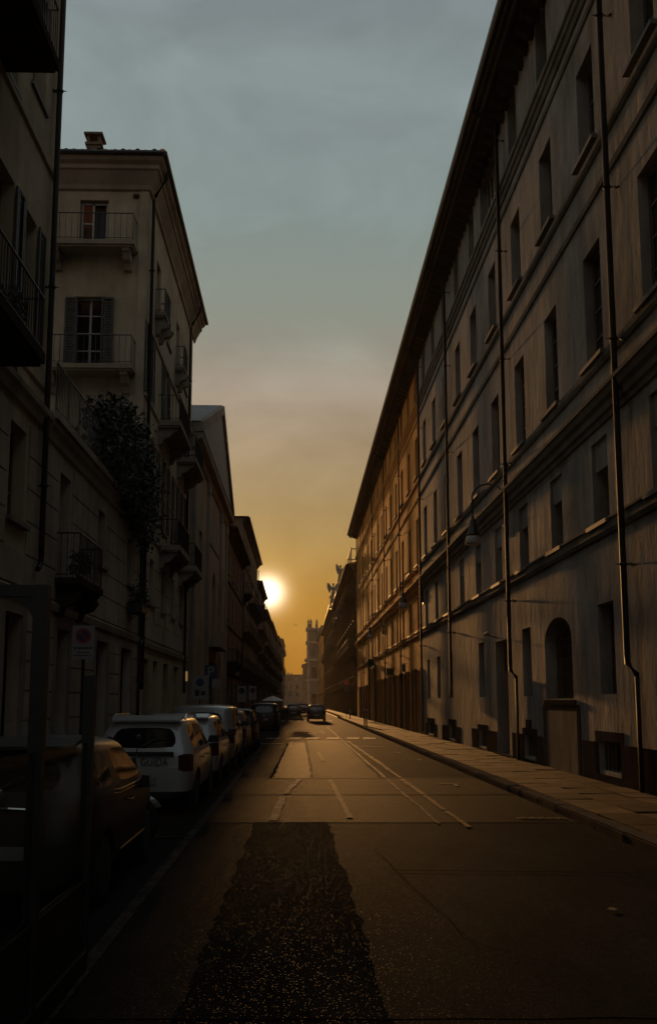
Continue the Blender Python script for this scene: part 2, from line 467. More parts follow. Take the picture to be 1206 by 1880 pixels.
def shutters(F, a, z, w, h, angle=0.0, mat='shutter_green', d=0.03, both=True):
    lw = w / 2
    def sh(b):
        t = 0.07
        b.box(0, t, 0, .045, 0, h); b.box(lw - t, lw, 0, .045, 0, h)
        for zz in (0, h * .45, h - t): b.box(t, lw - t, 0, .045, zz, zz + t)
        n = int(h / 0.10)
        for i in range(n):
            zz = h * (i + .5) / n
            b.add([(t, .005, zz + .03), (lw - t, .005, zz + .03), (lw - t, .04, zz - .03), (t, .04, zz - .03)], [(0, 1, 2, 3)])
    for s in ((-1, 1) if both else (1,)):
        o = F.put('shutter', (w, h), sh, mat, a + (w / 2 if s > 0 else -w / 2 - lw), d, z)

def balcony(F, a0, a1, z, out=0.9, rail=1.0, thick=0.16, corbels=2, mat='stone_trim', bar=0.13, plants=0):
    bl = F.part('balcony', lambda b: (b.box(a0, a1, 0, out, z - thick, z), b.box(a0 + .05, a1 - .05, 0, out - .06, z - thick - .07, z - thick)), mat)
    def cb(b):
        b.prism([(0, -0.62), (0.14, -0.60), (0.22, -0.40), (0.42, -0.34), (0.55, -0.16), (out * .85, -0.10), (out * .85, 0), (0, 0)], -0.13, 0.13)
    w = a1 - a0
    for i in range(corbels):
        aa = a0 + w * (i + 0.5) / corbels if corbels > 1 else (a0 + a1) / 2
        if corbels == 2: aa = a0 + (0.3 if i == 0 else w - 0.3)
        o = F.put('corbel', (out,), cb, mat, aa, 0, z - thick - .07)
    def rl(b):
        x0, x1, y = a0 + .05, a1 - .05, out - .05
        b.tube([(x0, 0, z + rail), (x0, y, z + rail), (x1, y, z + rail), (x1, 0, z + rail)], 0.02, 6)
        b.tube([(x0, 0, z + .08), (x0, y, z + .08), (x1, y, z + .08), (x1, 0, z + .08)], 0.012, 6)
        n = int((x1 - x0) / bar)
        for i in range(n + 1): b.tube([(x0 + (x1 - x0) * i / n, y, z), (x0 + (x1 - x0) * i / n, y, z + rail)], 0.009 if i % 6 else 0.014, 5)
        n = max(2, int(y / bar))
        for i in range(n):
            for x in (x0, x1): b.tube([(x, y * i / n, z), (x, y * i / n, z + rail)], 0.009, 5)
    F.part('railing', rl, 'iron')
    return bl

def downpipe(F, a, ztop, zbot, d=0.22, r=0.065, eave=None, kink=None, brackets=()):
    """rain pipe; eave=(d,z) where the gutter outlet is"""
    def pp(b):
        path = []
        if eave: path += [(0, eave[0], eave[1]), (0, eave[0], eave[1] - .25), (0, d + .05, ztop + .12)]
        path += [(0, d, ztop - .05), (0, d, zbot + .25)]
        if kink: path += [(0, d, zbot + .1), (0, 0.07, zbot - .12)]
        else: path += [(0, d, zbot)]
        b.tube(path, r, 10)
        for zz in brackets: b.lathe([(r + .015, zz - .03), (r + .015, zz + .03)], (0, d, 0), 10)
    o = F.part('downpipe', pp, 'pipe_metal', a, smooth=True)
    if kink:
        F.part('lower_pipe', lambda b: b.tube([(0, .07, zbot - .1), (0, .07, 0.02)], r * .7, 10), 'pipe_metal', a, smooth=True)
    def br(b):
        b.tube([(0, r, 0), (0, -d, 0)], 0.018, 6)
        b.tube([(0, r, 0), (0, r + .10, 0)], [0.02, 0.003], 6)
        for s in (-1, 1):
            b.tube([(s * .0, -d + .12, 0), (s * .07, -d + .09, .05 * s), (s * .09, -d + .03, .02 * s), (s * .03, -d + .01, 0)], 0.012, 5)
    for zz in brackets: F.put('pipe_bracket', (d, r), br, 'iron', 0, d, zz, o, True)
    return o

# ================================================================== SETTING
WR, WL = 6.4, -5.4
KR, KL = 4.18, -3.55
PAVE = 0.13
g = MB().add([(-1500, -300, -0.02), (1500, -300, -0.02), (1500, 2500, -0.02), (-1500, 2500, -0.02)], [(0, 1, 2, 3)]).build('ground', 'ground_soil', fix=False)
tag(g, 'packed earth and paving far around the street', 'ground', kind='structure')
road = MB().add([(KL - .05, -30, 0), (KR + .05, -30, 0), (KR + .05, 420, 0), (KL - .05, 420, 0)], [(0, 1, 2, 3)]).build('road', 'asphalt', fix=False)
tag(road, 'worn asphalt street running straight towards the low sun', 'road', kind='structure')

def sheet(name, pts, mat, z, jag=0.0, step=0.5):
    out = []
    n = len(pts)
    for i in range(n):
        p, q = Vector(pts[i]), Vector(pts[(i + 1) % n])
        k = max(1, int((q - p).length / step)) if jag else 1
        for j in range(k):
            v = p.lerp(q, j / k)
            if jag and j: v += Vector((random.uniform(-jag, jag), random.uniform(-jag, jag)))
            out.append((v.x, v.y, z))
    return MB().add(out, [tuple(range(len(out)))]).build(name, mat, road, fix=False)
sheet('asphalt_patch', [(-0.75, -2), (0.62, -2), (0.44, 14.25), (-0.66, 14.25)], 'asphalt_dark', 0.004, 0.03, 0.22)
sheet('asphalt_patch', [(KL, 14.3), (KR, 14.3), (KR, 22.2), (KL, 22.2)], 'asphalt_trench', 0.004)
sheet('asphalt_patch', [(-0.62, 22.25), (0.28, 22.25), (0.30, 30), (0.25, 41.5), (-0.45, 41.5)], 'asphalt_worn', 0.008, 0.05)
sheet('asphalt_patch', [(-0.50, 47.5), (0.75, 47.2), (0.6, 56), (-0.35, 57)], 'asphalt_dark', 0.004, 0.12)
sheet('asphalt_patch', [(0.34, 22.25), (1.9, 22.25), (1.95, 44), (0.34, 44)], 'asphalt_trench', 0.004, 0.03)
def strip(name, x0, y0, x1, y1, w, mat, z=0.012, jag=0.0, seg=0.4):
    p, q = Vector((x0, y0)), Vector((x1, y1)); L = (q - p).length
    d = (q - p).normalized(); nn = Vector((-d.y, d.x))
    k = max(1, int(L / seg)); Lf, Rt = [], []
    for i in range(k + 1):
        c = p.lerp(q, i / k); o = random.uniform(-jag, jag); w2 = w * (1 + random.uniform(-1, 1) * min(.6, jag * 9))
        c = c + nn * o
        Lf.append((*(c + nn * w2 / 2), z)); Rt.append((*(c - nn * w2 / 2), z))
    vs = Lf + Rt; fs = [(i, i + 1, k + 2 + i, k + 1 + i) for i in range(k)]
    return MB().add(vs, fs).build(name, mat, road, fix=False)
def worn(name, x0, y0, x1, y1, w, mat, z):
    rr = random.Random(int(y0 * 10 + w * 100)); y = y0
    while y < y1:
        l = min(y1 - y, rr.uniform(.5, 2.6)); a, c = (y - y0) / (y1 - y0), (y + l - y0) / (y1 - y0)
        ww = w * rr.uniform(.6, 1.0) * (.55 + .45 * min(1, max(0, (y - 13) / 8)))
        strip(name, x0 + (x1 - x0) * a + rr.uniform(-.015, .015), y, x0 + (x1 - x0) * c + rr.uniform(-.015, .015), y + l, ww, mat, z, 0.008, 0.25)
        y += l + (rr.uniform(.02, .16) if rr.random() < .5 else 0.0)
strip('road_seam', KL, 14.28, KR, 14.22, 0.045, 'mark_faint', 0.014, 0.006)
strip('road_seam', KL, 18.38, KR, 18.30, 0.06, 'seam_tar', 0.014, 0.01)
strip('road_seam', KL, 22.22, KR, 22.15, 0.05, 'mark_faint', 0.014, 0.006)
strip('road_seam', 1.30, 7.2, 0.92, 11.6, 0.006, 'seam_tar', 0.014, 0.02)
strip('road_seam', 1.30, 7.2, 1.75, 6.6, 0.006, 'seam_tar', 0.014, 0.02)
strip('road_seam', -0.66, 22.4, -0.50, 41, 0.05, 'seam_tar', 0.014, 0.03)
strip('road_seam', -1.6, 5.55, 2.6, 5.5, 0.03, 'seam_tar', 0.014, 0.02)
strip('road_seam', 0.9, 10.2, 3.6, 10.0, 0.025, 'seam_tar', 0.014, 0.02)
strip('parking_line', -1.44, -2, -1.50, 40.5, 0.11, 'mark_faint', 0.012, 0.004, 1.6)
strip('lane_mark', -0.40, 14.4, -0.30, 18.0, 0.13, 'mark_white', 0.018, 0.012)
strip('lane_mark', -0.27, 18.5, 0.0, 22.0, 0.12, 'mark_white', 0.018, 0.02)
strip('lane_mark', 0.78, 14.7, 0.71, 21.8, 0.09, 'mark_faint', 0.018, 0.01)
strip('lane_mark', 0.72, 28.5, 0.66, 33.5, 0.10, 'mark_faint', 0.018, 0.01)
strip('lane_mark', 1.35, 52, 1.32, 58, 0.10, 'mark_faint', 0.018, 0.01)
worn('white_line', 2.07, 14, 2.02, 22, 0.09, 'mark_faint', 0.016)
worn('white_line', 2.02, 22.3, 1.95, 66, 0.1, 'mark_white', 0.018)
worn('yellow_line', 2.42, 13.6, 2.38, 22, 0.15, 'mark_yellow', 0.016)
worn('yellow_line', 2.38, 22.3, 2.2, 43, 0.15, 'mark_yellow', 0.018)
for x in (-1.62, -0.55, 0.32, 1.32, 2.3, 3.1):
    strip('crossing_stripe', x, 45.9, x + 0.62, 45.85, 2.6 if x > -1.6 else 1.6, 'mark_crossing', 0.020, 0.02, 0.2)
strip('stop_bar', -1.65, 40.2, -0.70, 40.15, 0.5, 'mark_crossing', 0.020, 0.01)
strip('stop_bar', 2.42, 37.2, 3.35, 37.2, 0.28, 'mark_white', 0.020, 0.01)
strip('stop_bar', 1.85, 41.6, 2.3, 41.6, 0.3, 'mark_crossing', 0.022, 0.01)
strip('stop_bar', 0.5, 53.0, 0.95, 53.0, 0.9, 'mark_crossing', 0.020, 0.02)
for x in (-1.75, -1.0, -0.25, 0.45, 2.6): strip('crossing_stripe', x, 86.8, x + .42, 86.8, 4, 'mark_crossing', 0.020, 0.02, 0.2)
for (y, x0, x1) in ((20.7, 3.05, 3.5), (29.3, 3.4, 3.8), (14.6, 3.35, 4.1), (33.3, 3.2, 3.6), (8.3, 2.68, 2.74)):
    strip('parking_tick', x0, y, x1, y - .05, 0.10, 'mark_white', 0.018, 0.01)
    if y > 18: strip('parking_tick', (x0 + x1) / 2 + .1, y - .6, (x0 + x1) / 2 + .1, y - .06, 0.09, 'mark_white', 0.018, 0.01)
for k in range(5): strip('parking_tick', 3.45 + k * .14, 14.75 - .02 * k, 3.53 + k * .14, 14.5 - .02 * k, 0.045, 'mark_faint', 0.022, 0.004)
strip('parking_tick', -3.3, 12.75, -1.5, 12.7, 0.12, 'mark_faint', 0.016, 0.006)
strip('parking_tick', -3.3, 24.0, -1.5, 24.0, 0.12, 'mark_faint', 0.016, 0.006)

# pavements
def pavement(name, x0, x1, y0, y1, label):
    o = MB().box(x0, x1, y0, y1, -0.3, PAVE - 0.03).build(name, 'ground_soil')
    return tag(o, label, 'pavement', kind='structure')
pr = pavement('right_pavement', KR + .28, WR + .3, -20, 104, 'stone slab pavement along the long right hand building')
pl = pavement('left_pavement', WL - .3, KL - .28, -20, 300, 'narrow pavement behind the parked cars')
pf = pavement('far_right_pavement', 4.9, 6.6, 104.01, 330, 'far pavement beyond the long building')
def slab_mesh(w, l, k):
    rr = random.Random(k)
    bm = bmesh.new(); bmesh.ops.create_cube(bm, size=1)
    for v in bm.verts:
        v.co = Vector((v.co.x * w, v.co.y * l, v.co.z * 0.06))
        if v.co.z > 0: v.co.z += rr.uniform(-.004, .004)
        v.co.x += rr.uniform(-.006, .006); v.co.y += rr.uniform(-.006, .006)
    bmesh.ops.bevel(bm, geom=[e for e in bm.edges if all(v.co.z > 0 for v in e.verts)], offset=0.004, segments=1, affect='EDGES')
    me = bpy.data.meshes.new('paving_slab'); bm.to_mesh(me); bm.free()
    me.materials.append(M['paving'])
    return me
cols_ = [(KR + .30, 0.62), (KR + .92, 0.70), (KR + 1.62, 0.60)]
for ci, (x0, w) in enumerate(cols_):
    var = [(slab_mesh(w - .012, l - .012, 10 * ci + i), l) for i, l in enumerate((0.85, 1.1, 1.3, 1.0))]
    y = 6.0 + 0.4 * ci
    while y < 62:
        me, l = random.choice(var)
        o = link('paving_slab', me, pr, (x0 + w / 2, y + l / 2, PAVE - .03 + random.uniform(-.009, .009)))
        o.rotation_euler = (random.uniform(-.007, .007), random.uniform(-.008, .008), 0)
        y += l
    MB().box(x0 + .005, x0 + w - .005, y, 103.9, PAVE - .03, PAVE).build('paving_strip', 'paving', pr)
    MB().box(x0 + .005, x0 + w - .005, -19, 5.98 + .4 * ci, PAVE - .03, PAVE).build('paving_strip', 'paving', pr)
MB().box(WL, KL - .29, -19, 299, PAVE - .03, PAVE).build('paving_strip', 'paving', pl)
MB().box(5.0, 6.4, 104.1, 329, PAVE - .03, PAVE).build('paving_strip', 'paving', pf)
kerbm = []
for i, l in enumerate((0.9, 1.15, 1.4)):
    bm = bmesh.new(); bmesh.ops.create_cube(bm, size=1)
    rr = random.Random(i)
    for v in bm.verts: v.co = Vector((v.co.x * .275, v.co.y * (l - .012), v.co.z * .30)) + Vector((rr.uniform(-.008, .008), 0, rr.uniform(-.006, .006)))
    bmesh.ops.bevel(bm, geom=[e for e in bm.edges if all(v.co.z > 0 for v in e.verts)], offset=0.022, segments=2, affect='EDGES')
    me = bpy.data.meshes.new('kerb_stone'); bm.to_mesh(me); bm.free(); me.materials.append(M['stone_kerb']); kerbm.append((me, l))
y = 6.0
while y < 66:
    me, l = random.choice(kerbm)
    o = link('kerb_stone', me, pr, (KR + .14 + random.uniform(-.012, .012), y + l / 2, PAVE - .15 + random.uniform(-.008, .006)))
    o.rotation_euler = (random.uniform(-.006, .006), random.uniform(-.03, .03), random.uniform(-.006, .006))
    y += l
MB().box(KR + .01, KR + .275, y, 104, -.2, PAVE).build('kerb_strip', 'stone_kerb', pr)
MB().box(KR + .01, KR + .275, -20, 5.99, -.2, PAVE).build('kerb_strip', 'stone_kerb', pr)
MB().box(KL - .28, KL, -20, 300, -.2, PAVE).build('kerb_strip', 'stone_kerb', pl)
MB().box(4.62, 4.9, 104.05, 330, -.2, PAVE).build('kerb_strip', 'stone_kerb', pf)

# ================================================================== RIGHT SIDE BUILDINGS
BAYS = [12.4 + 3.4 * k for k in range(11)]        # bays of the grey part, 12.4 .. 46.4
OB = [49.7 + 3.62 * k for k in range(15)]         # bays of the ochre part

def right_upper_ops(bays, w=1.15):
    ops = []
    for y in bays:
        ops += [(y - w / 2 + .06, y + w / 2 - .06, 5.55, 7.38), (y - w / 2, y + w / 2, 9.15, 11.72), (y - w / 2, y + w / 2, 14.0, 16.26)]
        if not (28 < y < 31): ops.append((y - w / 2 + .05, y + w / 2 - .05, 18.15, 20.15))
    return ops
def cornice_right(F, a0, a1, mods):
    prof = [(0, 20.28), (0.10, 20.30), (0.55, 20.36), (0.62, 20.30), (0.70, 20.30), (0.74, 20.42), (0.86, 20.46), (0.88, 20.58), (0.94, 20.60), (0.94, 20.72), (0, 20.9)]
    F.part('cornice', lambda b: b.prism(prof, a0, a1), 'cornice_dark')
    gp = [(0.86, 20.70), (0.90, 20.62), (1.0, 20.60), (1.06, 20.68), (1.07, 20.80), (1.03, 20.80), (0.92, 20.76)]
    F.part('gutter', lambda b: b.prism(gp, a0, a1), 'gutter')
    F.part('roof', lambda b: b.prism([(1.02, 20.84), (-6, 23.4), (-12, 20.9), (-12, 20.7), (0.9, 20.74)], a0, a1), 'roof_tile')
    fn = lambda b: b.prism([(0, 0), (0.20, 0.02), (0.34, 0.12), (0.50, 0.16), (0.50, 0.34), (0, 0.34)], -0.10, 0.10)
    y = mods[0]
    while y < mods[1]:
        F.put('modillion', 1, fn, 'cornice_dark', y, 0, 20.0)
        y += 0.62
def courses_right(F, a0, a1, tm, wm_):
    C = [('string_course', [(0, 5.22), (.06, 5.24), (.10, 5.32), (.10, 5.48), (.14, 5.50), (.14, 5.55), (0, 5.57)], tm),
         ('moulding', [(0, 7.62), (.05, 7.62), (.07, 7.72), (.13, 7.76), (.14, 7.90), (.22, 7.96), (.26, 8.08), (.30, 8.10), (.30, 8.18), (0, 8.24)], tm),
         ('string_course', [(0, 8.84), (.05, 8.86), (.08, 8.94), (.08, 9.08), (0, 9.10)], tm),
         ('string_course', [(0, 12.66), (.05, 12.68), (.07, 12.80), (0, 12.86)], tm),
         ('string_course', [(0, 13.52), (.05, 13.55), (.09, 13.62), (.09, 13.74), (0, 13.78)], tm),
         ('string_course', [(0, 17.02), (.04, 17.04), (.06, 17.14), (0, 17.18)], tm),
         ('moulding', [(0, 17.46), (.05, 17.48), (.08, 17.62), (.13, 17.66), (.14, 17.80), (.19, 17.84), (.19, 17.92), (0, 17.98)], tm)]
    for n, p, m_ in C: F.part(n, lambda b, p=p: b.prism(p, a0, a1), m_)
def rwindows(F, y, w=1.15, blind=True, fr='frame_brown'):
    window(F, y, 5.55, w - .12, 1.22 if blind else 1.83, 0.36, 2, 2, fr, sill=0.15, sillw=0.14)
    if blind:
        F.put('blind_panel', w, lambda b: b.box(-w / 2 + .06, w / 2 - .06, -.3, 0, 0, .62), 'stucco_grey' if fr == 'frame_brown' else 'stucco_ochre', y, -.08, 6.76)
    window(F, y, 9.15, w, 2.57, 0.20, 2, 4, fr, sill=0.14, sillw=0.16)
    window(F, y, 14.0, w, 2.26, 0.28, 2, 3, fr, sill=0.14, sillw=0.16)
    if not (28 < y < 31): window(F, y, 18.15, w - .1, 2.0, 0.26, 2, 2, fr, sill=0.12, sillw=0.12)

# --- grey part
rg = thing('grey_apartment_building', (WR, 0, 0), 'long grey stucco building with stained walls and four rain pipes, right foreground', 'building')
F = Fac(rg, (0, 1, 0), (-1, 0, 0))
G1 = 48.3
gw = [19.2, 26.05, 32.6, 39.35, 42.7, 46.1, 15.8]
ops = right_upper_ops(BAYS)
ops.append((28.25, 31.0, 18.15, 20.15))
ops += [(y - .5, y + .5, 1.95, 3.86) for y in gw]
ops += [(21.7, 24.1, 1.87, 3.88, 0.55), (28.5, 30.2, 0.1, 3.72)]
bw = [(18.6, 19.98, .36, .98), (25.32, 26.62, .28, .86), (32.0, 33.4, .25, .80), (38.5, 40.0, .25, .86), (44.6, 46.6, .25, .80), (12.0, 13.4, .36, .98)]
ops += bw
F.part('wall', lambda b: wall_grid(b, -14, G1, 0, 20.9, ops, 0.5), 'stucco_grey', fix=False)
F.part('end_wall', lambda b: (b.box(-14, -13.9, -12, -.01, 0, 20.8), b.box(-14, G1, -12.1, -12, 0, 20.8)), 'stucco_grey')
cornice_right(F, -14, G1, (14, G1 - .2))
courses_right(F, -14, G1, 'trim_grey', 'stucco_grey')
for y in BAYS: rwindows(F, y)
window(F, 29.6, 18.15, 2.75, 2.0, 0.26, 5, 2, 'frame_white', sill=0.12)
for y in gw: window(F, y, 1.95, 1.0, 1.91, 0.38, 2, 3, 'frame_brown', bars=True)
window(F, 22.9, 1.87, 2.4, 2.01, 0.42, 4, 3, 'frame_brown', bars=True, arch=0.55)
# bricked up doorway under the arch
F.part('doorway_panel', lambda b: b.box(21.45, 24.2, 0, .012, 0.1, 1.60), 'trim_grey')
F.part('doorway_frame', lambda b: (b.box(21.22, 21.45, 0, .022, 0.1, 1.72), b.box(24.2, 24.42, 0, .022, 0.1, 1.72), b.box(21.45, 24.2, 0, .02, 1.60, 1.72), b.box(21.5, 24.2, 0, .045, 1.722, 1.84)), 'stone_dark')
# street door
dr = F.part('door', lambda b: b.box(28.5, 30.2, -.42, -.36, 0.12, 2.75), 'wood_dark')
for i in range(2):
    for j in range(3):
        F.part('door_panel', lambda b: b.box(28.6 + i * .85, 29.25 + i * .85, -.36, -.335, .25 + j * .82, .95 + j * .82), 'wood_dark')
window(F, 29.35, 2.78, 1.7, .92, .4, 3, 1, 'frame_brown', bars=True)
F.part('door_step', lambda b: b.box(28.4, 30.3, -.5, .10, 0.06, 0.19), 'stone_kerb')
# dark stone plinths round the cellar openings
for (p, q, zt) in ((-10, 11.4, .96), (11.5, 14.2, .96), (16.0, 21.1, .94), (24.55, 28.1, .88), (30.35, 34.7, .83), (37.2, 41.9, .78), (43.75, 47.4, .74)):
    inn = [o for o in bw if p < o[0] < q]
    def plf(b):
        if not inn: b.box(p, q, 0, .02, 0.05, zt); return
        o = inn[0]
        b.box(p, o[0] - .22, 0, .02, .05, zt); b.box(o[1] + .22, q, 0, .02, .05, zt); b.box(o[0] - .22, o[1] + .22, 0, .02, .05, o[2] - .08)
    F.part('plinth', plf, 'stone_dark')
    if inn:
        o = inn[0]
        def sf(b):
            b.box(o[0] - .2, o[0], 0, .012, o[2] - .08, o[3] + .2); b.box(o[1], o[1] + .2, 0, .012, o[2] - .08, o[3] + .2); b.box(o[0], o[1], 0, .012, o[3], o[3] + .2)
        s_ = F.part('cellar_surround', sf, 'stone_dark')
        def gf(b):
            b.box(o[0], o[1], -.42, -.40, o[2], o[3])
        F.part('cellar_opening', gf, 'sign_ink')
        def gg(b):
            for i in range(6):
                x = o[0] + (o[1] - o[0]) * (i + .5) / 6
                b.tube([(x, -.12, o[2]), (x, -.12, o[3])], 0.014, 6)
        F.part('cellar_grille', gg, 'iron')
F.part('meter_box', lambda b: b.box(25.75, 26.15, 0, .07, 1.05, 1.30), 'stone_dark')
F.part('wall_cable', lambda b: b.tube([(21.2, .05, 7.56), (30, .05, 7.54), (40, .05, 7.55), (48, .05, 7.55)], 0.016, 5), 'iron')
for (y, kk, zb, brk) in ((17.35, True, 2.42, (4.4, 8.9, 12.1, 15.9)), (27.1, True, 2.62, (4.75, 8.9, 12.2, 15.7, 19.4)), (37.85, False, 2.05, (4.6, 8.9, 12.2, 16, 19.3)), (46.9, False, .3, (4.6, 8.9, 12.2, 16, 19.3))):
    downpipe(F, y, 19.9, zb, 0.24, 0.06, (0.95, 20.65), kk, brk)
# --- ochre part
ro = thing('ochre_apartment_building', (WR, 0, 0), 'orange ochre building glowing in low sun, shop openings along its foot', 'building')
F = Fac(ro, (0, 1, 0), (-1, 0, 0))
G2 = 103.4
ops = right_upper_ops(OB)
shops = [(48.98, 50.89), (52.5, 54.5), (55.9, 57.9), (59.4, 61.4), (62.9, 65.1), (66.7, 68.8), (70.3, 72.3), (74.2, 76.1), (86.0, 88.3), (89.6, 92.0), (93.4, 95.8), (97.2, 99.6)]
ops += [(p, q, 0.12, 3.44 if p < 80 else 3.25) for p, q in shops] + [(78.2, 84.4, 0.12, 4.85, 2.2)]
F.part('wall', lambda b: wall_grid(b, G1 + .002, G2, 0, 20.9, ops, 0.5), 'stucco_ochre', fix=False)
F.part('end_wall', lambda b: (b.box(G2 - .1, G2 - .002, -12, -.01, 0, 20.8), b.box(G1 + .01, G2, -12.1, -12, 0, 20.8)), 'stucco_ochre')
cornice_right(F, G1 + .002, G2 + .8, (G1 + .2, G2))
courses_right(F, G1 + .002, G2, 'stucco_ochre', 'stucco_ochre')
for y in OB: rwindows(F, y, blind=False, fr='wood_dark')
for p, q in shops:
    zt = 3.44 if p < 80 else 3.25
    sd = F.part('shop_front', lambda b: (b.box(p, q, -.4, -.36, .12, zt), b.box(p, p + .08, -.36, -.28, .12, zt), b.box(q - .08, q, -.36, -.28, .12, zt), b.box(p + .08, q - .08, -.36, -.29, 2.6, 2.68), b.box((p + q) / 2 - .04, (p + q) / 2 + .04, -.36, -.3, .12, 2.6)), 'wood_dark')
    F.part('shop_glass', lambda b: b.box(p + .1, q - .1, -.36, -.345, .5, 2.58), 'window_glass')
    for x in (p - .22, q): F.part('pilaster', lambda b: b.box(x, x + .22, 0, .07, .10, zt + .12), 'stone_dark')
    F.part('door_knob', lambda b: b.lathe([(.01, 0), (.05, .02), (.05, .06), (.01, .08)], ((p + q) / 2 + .12, -.33, 1.1), 8, 'y'), 'brass')
F.part('gate', lambda b: b.box(78.2, 84.4, -.48, -.42, .12, 4.85), 'wood_dark')
F.part('gate_surround', lambda b: (b.box(77.6, 78.2, 0, .16, .1, 4.9), b.box(84.4, 85.0, 0, .16, .1, 4.9)), 'stone_dark')
F.part('wall_sign', lambda b: (b.lathe([(.36, 77.7), (.36, 77.78)], (0, .5, 5.0), 16, 'x'), b.tube([(77.74, 0, 5.0), (77.74, .2, 5.0)], .03, 6)), 'sign_ink')
for y, pj in ((62.0, 0.62), (55.1, .35)):
    F.part('hanging_sign', lambda b: (b.box(y, y + .07, .12, pj, 3.55, 4.0), b.tube([(y + .03, 0, 4.05), (y + .03, pj, 4.05)], .015, 6)), 'sign_ink')
F.part('pole_bracket', lambda b: b.tube([(71.5, 0, 5.0), (71.2, .9, 5.2)], .03, 6), 'iron')
for y in (57.4, 68.0, 79.2, 91.0, 101.2):
    downpipe(F, y, 19.9, .2 if y != 79.2 else 5.2, 0.16, 0.05, (0.95, 20.65), False, (4.6, 8.9, 12.2, 16))

# ------------------------------------------------------------------ generic street building
def street_building(name, label, side, x, y0, y1, h, floors, bay, wallm, trim, roofm='roof_tile', balc=(), over=0.7, gfh=4.0, win=(1.1, 1.9), shut=False, endwall=True, rise=2.0, depth=11, frame='frame_brown', shops_=True, hip=False, balk=3, pm=0.0, seed=1):
    rr = random.Random(seed)
    out = 1 if side == 'L' else -1
    root = thing(name, (x, y0, 0), label, 'building')
    F = Fac(root, (0, 1, 0), (out, 0, 0))
    L = y1 - y0; n = max(1, int(L / bay)); bs = [L * (i + .5) / n for i in range(n)]
    fh = (h - gfh - .6) / floors
    ops = []; ws = []
    for k in range(floors):
        z = gfh + k * fh + .75
        hh = min(win[1], fh - 1.1)
        for a in bs:
            ops.append((a - win[0] / 2, a + win[0] / 2, z, z + hh)); ws.append((a, z, win[0], hh, k))
    sh = [(a - bay * .33, a + bay * .33, .12, gfh - .8) for a in bs]
    ops += sh
    F.part('wall', lambda b: wall_grid(b, 0, L, 0, h, ops, .4), wallm, fix=False)
    F.part('end_wall', lambda b: (b.box(0, .1, -depth, -.01, 0, h), b.box(L - .1, L, -depth, -.01, 0, h), b.box(0, L, -depth - .1, -depth, 0, h)), wallm)
    for a, z, w, hh, k in ws:
        window(F, a, z, w, hh, .25, 2, 2, frame, sill=.1)
        if shut and rr.random() < .8: shutters(F, a, z, w, hh)
        if k in balc and rr.random() < .85: balcony(F, a - w * .95, a + w * .95, z, .8, .95, .15, 2, trim, .2)
    for p, q, zb, zt in sh:
        F.put('shop_front', (round(q - p, 2), zt), lambda b: (b.box(0, q - p, -.05, 0, 0, zt - zb), b.box((q - p) / 2 - .05, (q - p) / 2 + .05, 0, .05, 0, zt - zb), b.box(0, q - p, 0, .06, zt - zb - .7, zt - zb - .6)), 'wood_dark', p, -.34, zb)
    F.part('string_course', lambda b: b.prism([(0, gfh - .3), (.12, gfh - .25), (.16, gfh - .05), (0, gfh)], 0, L), trim)
    for k in range(1, floors): F.part('string_course', lambda b: b.prism([(0, 0), (.07, .02), (.07, .14), (0, .16)], 0, L), trim, z=gfh + k * fh)
    F.part('cornice', lambda b: b.prism([(0, h - .55), (.12, h - .5), (.2, h - .3), (over * .6, h - .22), (over * .65, h - .12), (over, h - .08), (over, h + .06), (0, h + .1)], 0 - (over * .3 if hip else 0), L), trim)
    F.part('gutter', lambda b: b.tube([(0, over + .04, h + .02), (L, over + .04, h + .02)], .08, 8), 'gutter')
    if hip:
        D = depth
        F.part('roof', lambda b: b.add([(-over, over, h + .08), (L, over, h + .08), (L, -D, h + .08), (-over, -D, h + .08), (L * .45, -D * .42, h + rise), (L * .9, -D * .42, h + rise)],
                                     [(0, 1, 5, 4), (1, 2, 5), (2, 3, 4, 5), (3, 0, 4), (0, 3, 2, 1)]), roofm)
    else:
        F.part('roof', lambda b: b.prism([(over, h + .08), (-depth * .45, h + rise), (-depth, h + .08)], 0, L), roofm)
    for i in range(2):
        a = L * rr.uniform(.2, .8)
        ch = F.part('chimney', lambda b: (b.box(-.35, .35, -3.4, -2.6, h, h + rise * .6 + .8), b.box(-.45, .45, -3.5, -2.5, h + rise * .6 + .8, h + rise * .6 + .95)), wallm, a)
    downpipe(F, L - .3, h - .7, .3, .14, .06, None, False, (4, 8, 12))
    return root, F

# --- beyond the long building on the right
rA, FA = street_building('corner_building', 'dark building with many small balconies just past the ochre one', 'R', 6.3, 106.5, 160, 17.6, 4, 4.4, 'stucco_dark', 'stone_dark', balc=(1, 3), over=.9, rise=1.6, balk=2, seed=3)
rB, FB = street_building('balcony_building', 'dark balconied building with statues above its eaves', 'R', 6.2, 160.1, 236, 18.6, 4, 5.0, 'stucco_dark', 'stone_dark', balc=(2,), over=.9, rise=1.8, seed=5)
rC, FC = street_building('narrow_orange_building', 'narrow orange strip of facade left of the dark balconies', 'R', 6.0, 236.1, 300, 21.0, 5, 5.2, 'stucco_ochre', 'stone_trim', over=.6, rise=1.5, seed=6)
# rooftop frame on the corner building
F2 = FA
F2.part('roof_terrace', lambda b: (b.box(.5, 9, -4, .4, 17.7, 17.9),), 'stone_dark')
def rf(b):
    for a in (.6, 3, 6, 8.8):
        for d in (-3.8, .3): b.tube([(a, d, 17.9), (a, d, 19.6)], .06, 6)
    for d in (-3.8, .3): b.box(.5, 9, d - .06, d + .06, 19.55, 19.72)
    for a in (.6, 8.8): b.box(a - .06, a + .06, -3.8, .3, 19.5, 19.6)
    b.box(1.2, 2.6, -2.5, -1, 17.9, 19.2)
F2.part('terrace_frame', rf, 'iron')

